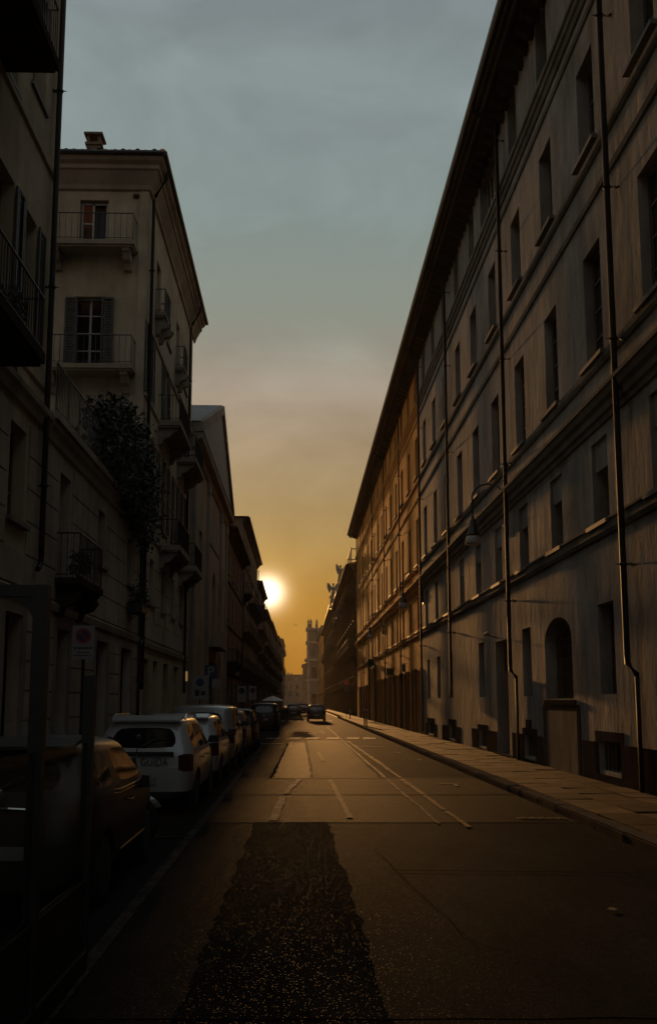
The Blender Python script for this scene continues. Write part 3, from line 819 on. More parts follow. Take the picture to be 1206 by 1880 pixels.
def statue(name, loc, h, label, wings, rz=0, group=None):
    t = thing(name, loc, label, 'statue', group, rz)
    s = h / 2.6
    MB().lathe([(.42 * s, 0), (.42 * s, .18 * s), (.34 * s, .22 * s), (.34 * s, .5 * s), (.4 * s, .55 * s), (.4 * s, .62 * s)], n=10).build('pedestal', 'statue_stone', t)
    b = MB()
    b.lathe([(.33 * s, .60 * s), (.30 * s, 1.0 * s), (.22 * s, 1.35 * s), (.17 * s, 1.5 * s), (.25 * s, 1.78 * s), (.26 * s, 1.92 * s), (.10 * s, 2.05 * s), (.07 * s, 2.12 * s), (.12 * s, 2.2 * s), (.135 * s, 2.32 * s), (.10 * s, 2.44 * s), (.03 * s, 2.5 * s)], n=10)
    b.tube([(.2 * s, 0, 1.88 * s), (.42 * s, .05 * s, 1.6 * s), (.38 * s, .2 * s, 1.35 * s)], [.09 * s, .07 * s, .05 * s], 7)
    if wings: b.tube([(-.2 * s, 0, 1.88 * s), (-.45 * s, .1 * s, 2.1 * s), (-.55 * s, .12 * s, 2.5 * s)], [.09 * s, .07 * s, .04 * s], 7)
    else: b.tube([(-.2 * s, 0, 1.88 * s), (-.42 * s, .05 * s, 1.6 * s), (-.3 * s, .22 * s, 1.4 * s)], [.09 * s, .07 * s, .05 * s], 7)
    b.build('figure', 'statue_stone', t, smooth=True)
    if wings:
        for sx in (-1, 1):
            MB().add([(sx * .1 * s, -.12 * s, 1.85 * s), (sx * .38 * s, -.25 * s, 2.3 * s), (sx * .72 * s, -.35 * s, 2.55 * s), (sx * .74 * s, -.35 * s, 1.9 * s), (sx * .45 * s, -.25 * s, 1.2 * s),
                      (sx * .1 * s, -.2 * s, 1.85 * s), (sx * .38 * s, -.33 * s, 2.3 * s), (sx * .72 * s, -.42 * s, 2.55 * s), (sx * .74 * s, -.44 * s, 1.9 * s), (sx * .45 * s, -.35 * s, 1.2 * s)],
                     [(0, 1, 2, 3, 4), (9, 8, 7, 6, 5)] + [(i, (i + 1) % 5, 5 + (i + 1) % 5, 5 + i) for i in range(5)]).build('wing', 'statue_stone', t)
    return t
statue('winged_statue', (5.6, 127, 17.72), 3.0, 'winged stone figure on the eaves nearest the roof terrace', True, R(20))
statue('winged_statue', (5.45, 150, 17.72), 3.4, 'winged stone figure with raised wings farther along the eaves', True, R(-10))
statue('roof_statue', (5.5, 158, 17.72), 2.9, 'stone figure without wings at the far end of the eaves', False, R(30))

# --- church tower closing the street
tw = thing('church_tower', (0, 330, 0), 'pale church front with three small statues on top, far down the street', 'church')
F = Fac(tw, (1, 0, 0), (0, -1, 0))
F.part('wall', lambda b: wall_grid(b, 2.6, 9.5, 0, 27.6, [(4.2, 6.0, 10, 14), (4.4, 5.8, 17.5, 21, .7), (4.2, 6.0, 0.1, 4.5)], .6), 'stucco_pale', fix=False)
F.part('tower_body', lambda b: (b.box(2.6, 2.7, -14, -.01, 0, 27.6), b.box(9.4, 9.5, -14, -.01, 0, 27.6), b.box(2.6, 9.5, -14, -.01, 27.5, 27.6)), 'stucco_pale')
for z, o in ((9.0, .5), (16.2, .9), (22.4, .5), (27.2, .4)):
    F.part('cornice', lambda b: b.box(2.6 - o, 9.5, -10, o, z, z + .7), 'stone_trim')
for x in (2.7, 6.4): F.part('pilaster', lambda b: b.box(x, x + .7, 0, .25, 0, 27.2), 'stone_trim')
F.part('door', lambda b: b.box(4.2, 6.0, -.6, -.5, .1, 4.5), 'wood_dark')
window(F, 5.1, 10, 1.8, 4, .4, 2, 4, 'frame_brown'); window(F, 5.1, 17.5, 1.4, 3.5, .4, 2, 4, 'frame_brown', arch=.7)
for i, x in enumerate((3.1, 3.95, 6.0)):
    statue('tower_statue', (x, 329.9, 27.9), 3.4, ['left stone figure on the church front', 'middle stone figure on the church front, close beside the left one', 'right stone figure on the church front, standing apart'][i], False, R(180), 'figures on the church front')
street_building('low_corner_house', 'low hazy house left of the church front at the end of the street', 'R', 1.3, 352, 380, 15.6, 4, 5.0, 'stucco_brown', 'stone_dark', over=.5, seed=9)
eb = thing('end_building', (0, 470, 0), 'low hazy building closing the far end of the street', 'building')
F = Fac(eb, (1, 0, 0), (0, -1, 0))
eo = [(-19 + 3.4 * i, -17.6 + 3.4 * i, 4.5 + 3.6 * j, 6.6 + 3.6 * j) for i in range(9) for j in range(3)]
F.part('wall', lambda b: wall_grid(b, -22, 14, 0, 14.9, eo, .4), 'stucco_brown', fix=False)
for o in eo: window(F, (o[0] + o[1]) / 2, o[2], 1.4, 2.1, .25, 2, 2, 'frame_brown', sill=.1)
F.part('roof', lambda b: b.box(-22.3, 14.3, -12, .4, 14.9, 15.3), 'roof_slate')
F.part('chimney', lambda b: (b.box(-6.2, -5.4, -2, -1, 15.3, 16.4), b.box(-7.5, -6.9, -2, -1, 15.3, 16.0), b.box(-4.6, -3.9, -2, -1, 15.3, 16.1)), 'stucco_brown')

# ================================================================== LEFT SIDE BUILDINGS
def rusticate(F, a0, a1, zs, ops, proud=0.035, mat='rust_stone', gap=0.035):
    """one stone per course and stretch between openings"""
    for z0, z1 in zip(zs[:-1], zs[1:]):
        cuts = sorted([(o[0] - .18, o[1] + .18) for o in ops if o[2] < z1 - .02 and o[3] + .15 > z0 + .02])
        p = a0
        for c0, c1 in cuts + [(a1, a1)]:
            if c0 - p > .12:
                q = c0
                F.part('stone_course', lambda b: b.box(p, q, 0.0, proud, z0 + gap / 2, z1 - gap / 2), mat)
            p = max(p, c1)
zsA = [4.0 + .66 * i for i in range(6)]
zsG = [.85 + .58 * i for i in range(6)]

# --- L1 tall near building
l1 = thing('tall_near_building', (WL, 0, 0), 'tall tan building with dark balconies, nearest on the left', 'building')
F = Fac(l1, (0, 1, 0), (1, 0, 0))
E1 = 19.1
mz = [13.4, 17.4]
ops = [(a - .5, a + .5, 5.2, 7.05) for a in mz] + [(a - .55, a + .55, .12, 3.45) for a in (9.5, 13.4, 17.5)]
up = [(16.0, 8.0), (12.4, 8.0)]
ops += [(15.55, 16.5, 7.75, 11.5), (17.05, 18.0, 8.9, 11.45), (15.4, 16.4, 13.3, 16.2), (17.3, 18.2, 14.15, 16.5), (11.8, 12.9, 8.9, 11.4), (11.8, 12.9, 14.15, 16.5)]
F.part('wall', lambda b: wall_grid(b, -14, E1, 0, 25, ops, .4), 'stucco_left', fix=False)
F.part('end_wall', lambda b: (b.box(E1 - .1, E1 - .002, -11, -.01, 7.6, 25), b.box(-14, E1, -11.1, -11, 0, 25), b.box(-14, -13.9, -11, -.01, 0, 25)), 'stone_dark')
F.part('roof', lambda b: b.prism([(.7, 25), (-5, 27), (-11, 25)], -14, E1), 'roof_tile')
F.part('ground_band', lambda b: b.prism([(0, 3.72), (.1, 3.74), (.14, 3.9), (0, 3.98)], -14, E1), 'rust_stone')
F.part('cornice', lambda b: b.prism([(0, 7.45), (.08, 7.48), (.12, 7.62), (.2, 7.68), (.22, 7.78), (0, 7.84)], -14, E1), 'rust_stone')
F.part('string_course', lambda b: b.prism([(0, 13.05), (.06, 13.08), (.06, 13.18), (0, 13.2)], -14, E1), 'stucco_left')
F.part('string_course', lambda b: b.prism([(0, 8.28), (.05, 8.3), (.05, 8.42), (0, 8.44)], -14, E1), 'stucco_left')
for a in mz: window(F, a, 5.2, 1.0, 1.85, .25, 2, 3, 'frame_brown', sill=.12)
for o in ops[5:]: window(F, (o[0] + o[1]) / 2, o[2], o[1] - o[0], o[3] - o[2], .25, 2, 4, 'frame_brown', sill=.06)
shutters(F, 17.52, 8.9, 0.95, 2.55)
shutters(F, 16.0, 7.85, .95, 3.6, both=False)
balcony(F, 8.6, 15.45, 7.75, 1.0, 0.98, .18, 3, 'stone_dark')
balcony(F, 8.6, 15.6, 13.35, 1.0, 1.0, .18, 3, 'stone_dark')
for a in (9.5, 13.4, 17.5):
    F.part('shop_door', lambda b: (b.box(a - .55, a + .55, -.36, -.3, .12, 2.7), b.box(a - .55, a - .47, -.3, -.24, .12, 3.45), b.box(a + .47, a + .55, -.3, -.24, .12, 3.45), b.box(a - .47, a + .47, -.3, -.25, 2.62, 2.72)), 'wood_dark')
    F.part('fanlight', lambda b: b.box(a - .47, a + .47, -.3, -.28, 2.72, 3.45), 'window_glass')
    F.part('door_surround', lambda b: (b.box(a - .80, a - .55, 0, .05, .1, 3.7), b.box(a + .55, a + .80, 0, .05, .1, 3.7), b.box(a - .55, a + .55, 0, .05, 3.45, 3.7)), 'stone_trim')
rusticate(F, 8, E1, zsA, [o for o in ops if o[3] < 7.2 and o[2] > 4])
rusticate(F, 8, E1, zsG[:6], [o for o in ops if o[2] < 1], mat='rust_stone')
downpipe(F, 18.75, 23, 4.75, .14, .06, None, False, (6.2, 10.5, 15.0))
F.part('pipe_shoe', lambda b: b.tube([(18.75, .14, 4.8), (18.75, .14, 4.6), (18.55, .16, 4.47), (18.4, .18, 4.42)], .06, 8), 'pipe_metal')
F.part('gutter_box', lambda b: b.box(18.6, 18.9, .05, .3, 22.9, 23.3), 'pipe_metal')

# --- L1b two-storey terrace building
l2 = thing('terrace_building', (WL, 0, 0), 'low rusticated building with a railed roof terrace full of plants', 'building')
F = Fac(l2, (0, 1, 0), (1, 0, 0))
E2 = 31.0
ops = [(a - .45, a + .45, 5.45, 6.95) for a in (25.0, 29.2)] + [(20.55, 21.5, 4.5, 6.95)]
gd = [(20.6, 21.7), (24.6, 26.1), (28.0, 29.8)]
ops += [(p, q, .12, 3.42) for p, q in gd]
F.part('wall', lambda b: wall_grid(b, E1 + .002, E2, 0, 7.75, ops, .4), 'stucco_left_pale', fix=False)
F.part('terrace_floor', lambda b: (b.box(E1 + .01, E2 - .01, -10, .28, 7.75, 7.92), b.box(E1 + .01, E2 - .01, -10.1, -10, 0, 7.7)), 'rust_stone')
F.part('cornice', lambda b: b.prism([(0, 7.35), (.07, 7.38), (.12, 7.56), (.2, 7.62), (.2, 7.748), (0, 7.748)], E1 + .01, E2 - .01), 'rust_stone')
F.part('ground_band', lambda b: b.prism([(0, 3.72), (.1, 3.74), (.14, 3.9), (0, 3.98)], E1 + .01, E2), 'rust_stone')
for a in (25.0, 29.2): window(F, a, 5.45, .9, 1.5, .25, 2, 2, 'frame_brown', sill=.12)
window(F, 21.02, 4.5, .95, 2.45, .25, 2, 3, 'frame_brown')
balcony(F, 20.25, 22.6, 4.5, .6, 1.0, .14, 2, 'stone_dark', .12)
for p, q in gd:
    F.part('shop_door', lambda b: (b.box(p, q, -.36, -.3, .12, 3.42), b.box(p, p + .08, -.3, -.24, .12, 3.42), b.box(q - .08, q, -.3, -.24, .12, 3.42), b.box(p + .08, q - .08, -.3, -.25, 2.62, 2.72)), 'wood_dark')
    F.part('fanlight', lambda b: b.box(p + .1, q - .1, -.3, -.285, 2.74, 3.4), 'window_glass')
    F.part('door_surround', lambda b: (b.box(p - .25, p, 0, .05, .1, 3.68), b.box(q, q + .25, 0, .05, .1, 3.68), b.box(p, q, 0, .05, 3.42, 3.68)), 'stone_trim')
rusticate(F, E1 + .02, E2 - .02, zsA, ops[:3])
rusticate(F, E1 + .02, E2 - .02, zsG, ops[3:])
def rail(b):
    z0 = 7.92
    b.tube([(E1 + .1, .2, z0 + 1.08), (E2 - .1, .2, z0 + 1.08)], .022, 6); b.tube([(E1 + .1, .2, z0 + .1), (E2 - .1, .2, z0 + .1)], .014, 6)
    for i in range(92):
        a = E1 + .1 + (E2 - E1 - .2) * i / 91
        b.tube([(a, .2, z0), (a, .2, z0 + 1.08)], .009 if i % 8 else .018, 5)
F.part('railing', rail, 'iron')
downpipe(F, 30.7, 7.3, .3, .12, .05, None, False, (2.5, 5.5))

# ------------------------------------------------------------------ foliage
def leafmass(name, n, fn, size, mat, parent, seed):
    rr = random.Random(seed); b = MB()
    for i in range(n):
        c = Vector(fn(rr)); s = size * rr.uniform(.6, 1.4)
        u = Vector((rr.gauss(0, 1), rr.gauss(0, 1), rr.gauss(0, 1))).normalized()
        w = u.cross(Vector((rr.gauss(0, 1), rr.gauss(0, 1), rr.gauss(0, 1)))).normalized()
        b.add([c - u * s, c - w * s * .45, c + u * s, c + w * s * .45], [(0, 1, 2, 3)])
    o = b.build(name, mat, parent, fix=False); tag(o, kind='stuff')
    return o
iv = thing('trailing_ivy', (WL, 26, 7.92), 'dense dark climbing plant spilling over the terrace railing', 'plant')
def ivf(r):
    a = r.betavariate(1.6, 1.3) * 8.2 - 3.4
    top = 1.3 + 1.0 * math.sin((a + 3.4) / 8.2 * math.pi) + .25 * math.sin(a * 4)
    d = r.gauss(.25, .28)
    lo = -1.3 * max(0, (a + 2.0) / 7)
    z = lo + (top - lo) * r.random() ** .9
    return (max(-.6, d), a, z)
leafmass('foliage', 7000, ivf, .085, 'leaf', iv, 2)
leafmass('foliage', 2500, ivf, .075, 'leaf_pale', iv, 3)
bq = MB(); rr = random.Random(4)
for i in range(16):
    a = rr.uniform(-3, 4.4); bq.tube([(0, a, .0), (.1 + rr.uniform(0, .2), a + rr.uniform(-.3, .3), .8), (.2 + rr.uniform(0, .3), a + rr.uniform(-.5, .5), 1.6 * rr.random() + .2)], [.025, .018, .008], 5)
bq.build('stem', 'wood_dark', iv)
def potplant(loc, s, label, seed, mat='leaf'):
    t = thing('potted_plant', loc, label, 'plant')
    MB().lathe([(.11 * s, 0), (.16 * s, .26 * s), (.18 * s, .27 * s), (.18 * s, .31 * s), (.15 * s, .31 * s)], n=12).build('pot', 'terracotta', t, smooth=False)
    def ff(r):
        th = r.uniform(0, 6.28); q = r.random() ** .5 * .38 * s; return (q * math.cos(th), q * math.sin(th), .3 * s + r.random() * .75 * s * (1.1 - q / s))
    leafmass('foliage', 420, ff, .06 * s, mat, t, seed)
    MB().tube([(0, 0, .25 * s), (0.02, 0, .9 * s)], .012, 5).build('stem', 'wood_dark', t)

# --- L2 tall building with camera-facing end
l3 = thing('corner_apartment_building', (WL, E2, 0), 'tan corner building with deep eaves and balconies on its end wall', 'building')
F = Fac(l3, (0, 1, 0), (1, 0, 0))
D2 = 13.6; HT = 20.4
cA, cB = 3.2, 8.6
ops = []
for c in (2.6, 5.4, 8.2, 11.0):
    ops += [(c - .5, c + .5, 16.2, 18.3), (c - .5, c + .5, 8.4, 11.2), (c - .5, c + .5, 5.3, 6.95)]
ops += [(c - .5, c + .5, 12.45, 15.0) for c in (.9, 4.9, 10.2)]
gd = [(1.2, 2.4), (3.4, 4.5), (6.0, 7.3), (9.2, 10.6)]
ops += [(p, q, .12, 3.3) for p, q in gd]
F.part('wall', lambda b: wall_grid(b, 0, D2, 0, HT, ops, .4), 'stucco_left', fix=False)
for o in ops[:-4]:
    window(F, (o[0] + o[1]) / 2, o[2], 1.0, o[3] - o[2], .25, 2, 3, 'frame_brown', sill=.08)
    if 8 < o[2] < 13: shutters(F, (o[0] + o[1]) / 2, o[2], 1.0, o[3] - o[2])
for p, q in gd:
    F.part('shop_door', lambda b: (b.box(p, q, -.36, -.3, .12, 3.3), b.box(p, p + .08, -.3, -.24, .12, 3.3), b.box(q - .08, q, -.3, -.24, .12, 3.3)), 'wood_dark')
F.part('ground_band', lambda b: b.prism([(0, 3.66), (.1, 3.68), (.14, 3.84), (0, 3.9)], 0, D2), 'rust_stone')
rusticate(F, .3, D2 - .02, zsA, [o for o in ops if 5 < o[2] < 6], mat='rust_stone')
for z in (12.3, 14.95, 7.6): F.part('string_course', lambda b: b.prism([(0, 0), (.07, .02), (.07, .12), (0, .15)], 0, D2), 'stucco_left', z=z)
balcony(F, 3.2, 6.8, 12.4, .85, 1.0, .2, 2, 'stone_trim')
balcony(F, 8.6, 12.0, 12.4, .85, 1.0, .2, 2, 'stone_trim')
balcony(F, 4.1, 7.4, 7.75, .8, 1.0, .2, 2, 'stone_trim'); balcony(F, 9.6, 12.6, 7.75, .8, 1.0, .2, 2, 'stone_trim')
balcony(F, 1.9, 3.3, 16.15, .4, .9, .14, 2, 'stone_trim'); balcony(F, 7.5, 8.9, 16.15, .4, .9, .14, 2, 'stone_trim')
downpipe(F, .35, 19.7, 2.2, .12, .06, (.56, 20.75), False, (5, 9, 14, 17)); downpipe(F, 11.8, 19.7, 2.2, .12, .06, (.56, 20.75), False, (5, 9, 14, 17))
# cove cornice along street and end
cprof = [(d * .8, z + .78) for d, z in [(0, 19.0), (.10, 19.05), (.14, 19.2), (.42, 19.62), (.5, 19.66), (.5, 19.8), (.66, 19.9), (.72, 19.98), (.72, 20.1), (0, 20.15)]]
def mitre(b, prof, a1):
    n = len(prof)
    b.add([(-d, d, z) for d, z in prof] + [(a1, d, z) for d, z in prof], [tuple(range(n, 2 * n))] + [(i, (i + 1) % n, n + (i + 1) % n, n + i) for i in range(n)])
F.part('cornice', lambda b: mitre(b, cprof, D2 + .5), 'stucco_tan')
F.part('gutter', lambda b: b.tube([(-.65, .63, 20.88), (D2 + .6, .63, 20.88)], .085, 8), 'gutter')
# end wall (faces the camera)
S = Fac(l3, (-1, 0, 0), (0, -1, 0))
sop = [(1.42, 2.42, 17.7, 19.0 + .55), (1.42, 2.5, 13.3, 15.85)]
S.part('end_wall', lambda b: wall_grid(b, 0, 9, 0, 20.8, [sop[1], (1.42, 2.42, 17.7, 19.45)], .35), 'stucco_left', fix=False)
S.part('corner_pilaster', lambda b: b.box(.02, .32, .0, .05, 7.95, 19.77), 'stucco_left')
S.part('back_wall', lambda b: (b.box(8.9, 9, -D2, -.01, 0, 20.8), b.box(0.01, 9, -D2, -D2 + .1, 0, 20.8)), 'stucco_left')
S.part('cornice', lambda b: mitre(b, cprof, 9.5), 'stucco_tan')
S.part('gutter', lambda b: b.tube([(-.65, .63, 20.9), (9.5, .63, 20.9)], .085, 8), 'gutter')
window(S, 1.96, 13.3, 1.08, 2.55, .2, 2, 4, 'frame_white', sill=.03)
S.part('casement', lambda b: (b.box(1.45, 1.52, -.2, -.14, 17.75, 19.4), b.box(2.32, 2.39, -.2, -.14, 17.75, 19.4), b.box(1.93, 2.0, -.2, -.14, 17.75, 19.4), b.box(1.52, 2.32, -.2, -.14, 19.33, 19.4), b.box(2.0, 2.32, -.2, -.15, 18.6, 18.66)), 'frame_white')
S.part('pane', lambda b: b.box(2.0, 2.32, -.185, -.175, 17.8, 19.33), 'window_glass')
S.part('pane', lambda b: b.box(1.5, 1.94, -.33, -.32, 17.8, 19.33), 'sign_ink')
shutters(S, 1.96, 13.3, .84, 2.5)
balcony(S, .35, 3.4, 17.6, .75, .98, .16, 2, 'stucco_tan', .2); balcony(S, .3, 3.4, 13.15, .75, 1.02, .16, 2, 'stucco_tan', .2)
S.part('wall_vent', lambda b: b.box(.35, .55, 0, .1, 19.55, 19.65), 'stone_dark')
# hipped roof with tiles along the near eave and chimney
S.part('roof', lambda b: b.add([(-.66, .66, 20.95), (9.5, .66, 20.95), (9.5, -D2 - .6, 20.95), (-.66, -D2 - .6, 20.95), (4.4, -4, 22.9), (4.4, -9, 22.9)], [(0, 1, 4), (1, 2, 5, 4), (2, 3, 5), (3, 0, 4, 5), (0, 3, 2, 1)]), 'roof_tile')
def tl(b):
    n = 6
    for j in range(n):
        a0, a1 = math.pi * j / n, math.pi * (j + 1) / n
        b.add([(.09 * math.cos(a0), .86, .07 * math.sin(a0)), (.09 * math.cos(a1), .86, .07 * math.sin(a1)), (.075 * math.cos(a1), .4, .06 * math.sin(a1) + .1), (.075 * math.cos(a0), .4, .06 * math.sin(a0) + .1)], [(0, 1, 2, 3)])
for i in range(34): S.put('roof_tile', i % 3, tl, 'roof_tile', -.55 + .28 * i + random.uniform(-.03, .03), -.16, 20.91 + random.uniform(-.02, .03))
def tl2(b):
    n = 6
    for j in range(n):
        a0, a1 = math.pi * j / n, math.pi * (j + 1) / n
        b.add([(.09 * math.cos(a0), .86, .07 * math.sin(a0)), (.09 * math.cos(a1), .86, .07 * math.sin(a1)), (.075 * math.cos(a1), .4, .06 * math.sin(a1) + .1), (.075 * math.cos(a0), .4, .06 * math.sin(a0) + .1)], [(0, 1, 2, 3)])
ch = S.part('chimney', lambda b: (b.box(2.02, 2.52, -1.5, -1.0, 21.0, 22.2), b.box(1.97, 2.57, -1.55, -.95, 22.2, 22.30), b.box(2.02, 2.12, -1.5, -1.0, 22.30, 22.58), b.box(2.42, 2.52, -1.5, -1.0, 22.30, 22.58), b.box(1.93, 2.61, -1.6, -.9, 22.58, 22.66)), 'stucco_brown')
glow_o = F.part('glow_box', lambda b: b.box(12.55, 12.75, .02, .16, 2.75, 3.2), 'orange_glow')  # small plain box with an orange glow set in its material

# --- L3 church front with a pediment
l4 = thing('pediment_church', (WL, 45.2, 0), 'church front with tall triangular pediment and pilasters', 'church')
F = Fac(l4, (0, 1, 0), (1, 0, 0))
CW = 22.3; CE = 14.9; CA = 12.2; CH = 19.9
F.part('wall', lambda b: wall_grid(b, 0, CW, 0, CE, [(11.6, 14.0, 6.6, 9.8, 1.2), (4.0, 5.4, 8.4, 11.0), (18.0, 19.4, 8.4, 11.0), (10.4, 14.2, .12, 4.2)], .5), 'stucco_tan', fix=False)
F.part('end_wall', lambda b: (b.box(0, .1, -20, -.01, 0, CE), b.box(CW - .1, CW, -20, -.01, 0, CE)), 'stucco_tan')
F.part('niche_back', lambda b: b.box(11.6, 14.0, -.6, -.5, 6.6, 9.8), 'stucco_brown')
F.part('door', lambda b: b.box(10.4, 14.2, -.5, -.4, .12, 4.2), 'wood_dark')
window(F, 4.7, 8.4, 1.4, 2.6, .3, 2, 3); window(F, 18.7, 8.4, 1.4, 2.6, .3, 2, 3)
F.part('pediment', lambda b: b.add([(.2, .1, CE + .4), (CW - .2, .1, CE + .4), (CA, .1, CH), (.2, -.3, CE + .4), (CW - .2, -.3, CE + .4), (CA, -.3, CH)], [(0, 1, 2), (5, 4, 3), (0, 3, 4, 1), (1, 4, 5, 2), (2, 5, 3, 0)]), 'stucco_tan')
F.part('cornice', lambda b: b.prism([(0, CE - .5), (.12, CE - .4), (.2, CE - .1), (.5, CE), (.55, CE + .25), (0, CE + .35)], -.1, CW + .1), 'stone_trim')
def rake(b):
    for (a0, z0, a1, z1) in ((-.2, CE + .3, CA, CH + .1), (CW + .2, CE + .3, CA, CH + .1)):
        b.add([(a0, 0, z0), (a1, 0, z1), (a1, .55, z1), (a0, .55, z0), (a0, 0, z0 + .5), (a1, 0, z1 + .55), (a1, .55, z1 + .55), (a0, .55, z0 + .5)],
              [(0, 3, 2, 1), (4, 5, 6, 7), (0, 1, 5, 4), (1, 2, 6, 5), (2, 3, 7, 6), (3, 0, 4, 7)])
F.part('raking_cornice', rake, 'stone_trim')
F.part('roof', lambda b: b.add([(-.3, .4, CE + .8), (CA, .4, CH + .7), (CW + .3, .4, CE + .8), (-.3, -20, CE + .8), (CA, -20, CH + .7), (CW + .3, -20, CE + .8)], [(0, 1, 4, 3), (1, 2, 5, 4), (0, 2, 1), (3, 4, 5), (0, 3, 5, 2)]), 'roof_slate')
for a in (.5, 7.6, 16.2, 21.0): F.part('pilaster', lambda b: (b.box(a, a + .8, 0, .16, .1, CE - .5), b.box(a - .1, a + .9, 0, .2, CE - 1.1, CE - .5)), 'stone_trim')
F.part('tympanum_crest', lambda b: b.lathe([(.05, 0), (.8, .05), (.95, .14), (.75, .22), (.1, .3)], (CA, .1, 17.0), 14, 'y'), 'stone_trim')
F.part('inscription_frieze', lambda b: b.box(8.8, 15.6, 0, .06, 11.2, 12.9), 'stone_trim')
F.part('chimney', lambda b: b.box(1.2, 2.4, -5, -3.8, CE + .5, CE + 5.2), 'stucco_brown')
F.part('portal_balcony', lambda b: (b.box(9.4, 15.2, 0, .7, 5.0, 5.2), b.box(9.5, 15.1, .55, .66, 5.2, 6.0)), 'stone_trim')

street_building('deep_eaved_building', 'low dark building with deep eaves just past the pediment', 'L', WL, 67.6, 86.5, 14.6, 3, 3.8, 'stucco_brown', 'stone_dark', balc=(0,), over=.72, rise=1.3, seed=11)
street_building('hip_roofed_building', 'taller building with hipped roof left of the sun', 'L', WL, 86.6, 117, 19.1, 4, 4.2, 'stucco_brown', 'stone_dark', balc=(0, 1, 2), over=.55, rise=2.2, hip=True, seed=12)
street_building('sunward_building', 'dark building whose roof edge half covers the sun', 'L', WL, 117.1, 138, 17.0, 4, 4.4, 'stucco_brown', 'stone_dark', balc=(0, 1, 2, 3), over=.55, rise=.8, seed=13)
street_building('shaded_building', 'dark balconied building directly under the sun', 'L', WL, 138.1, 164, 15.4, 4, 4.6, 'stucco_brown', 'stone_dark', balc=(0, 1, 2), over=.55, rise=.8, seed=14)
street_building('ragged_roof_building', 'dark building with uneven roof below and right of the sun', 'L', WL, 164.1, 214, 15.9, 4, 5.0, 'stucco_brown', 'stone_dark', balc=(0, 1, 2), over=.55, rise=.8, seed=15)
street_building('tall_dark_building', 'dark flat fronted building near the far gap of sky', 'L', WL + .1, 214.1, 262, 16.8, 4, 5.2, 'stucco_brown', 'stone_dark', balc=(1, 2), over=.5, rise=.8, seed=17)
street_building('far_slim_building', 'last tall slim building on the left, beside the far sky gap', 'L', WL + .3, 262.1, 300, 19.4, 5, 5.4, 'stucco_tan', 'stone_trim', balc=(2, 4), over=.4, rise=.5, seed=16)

# ================================================================== STREET LAMPS
def street_lamp(y, label):
    t = thing('bracket_lamp', (WR, y, 0), label, 'street lamp', 'bracket lamps on the right hand walls')
    F = Fac(t, (0, 1, 0), (-1, 0, 0))
    pts = [(0, .06, 6.9), (0, .06, 8.1)]
    for k in range(13):
        a = math.pi * k / 12
        pts.append((0, .56 - .5 * math.cos(a), 8.1 + .42 * math.sin(a)))
    pts += [(0, 1.06, 7.75), (0, 1.06, 7.45)]
    F.part('arm', lambda b: b.tube(pts, .028, 8), 'iron', smooth=True)
    F.part('wall_plate', lambda b: (b.box(-.05, .05, 0, .04, 6.8, 8.2), b.tube([(0, 0, 7.2), (0, .12, 7.2)], .03, 6), b.tube([(0, 0, 7.9), (0, .12, 7.9)], .03, 6)), 'iron')
    F.part('lamp_hood', lambda b: b.lathe([(.02, 7.55), (.05, 7.5), (.05, 7.42), (.10, 7.36), (.10, 7.18), (.14, 7.12), (.15, 6.98), (.20, 6.92), (.20, 6.88)], (0, 1.06, 0), 16), 'iron', smooth=True)
    F.part('lamp_shade', lambda b: b.lathe([(.17, 6.88), (.22, 6.82), (.25, 6.66), (.245, 6.62), (.2, 6.60), (.03, 6.60)], (0, 1.06, 0), 16), 'enamel', smooth=True)
    return t
street_lamp(28.1, 'arched bracket lamp nearest the camera, on the grey wall')
street_lamp(47.6, 'arched bracket lamp where the grey and ochre walls meet')
street_lamp(70.5, 'smallest arched bracket lamp, on the far ochre wall')
sc = thing('wall_camera', (WR, 30.0, 3.95), 'small pale security camera above the narrow street door', 'camera')
FS = Fac(sc, (0, 1, 0), (-1, 0, 0))
FS.part('housing', lambda b: b.tube([(.2, .35, .02), (-.15, .30, .06)], [.05, .055], 10), 'enamel')
FS.part('arm', lambda b: b.tube([(-.1, 0, -.1), (-.05, .2, -.05), (0, .32, .02)], .02, 6), 'iron')

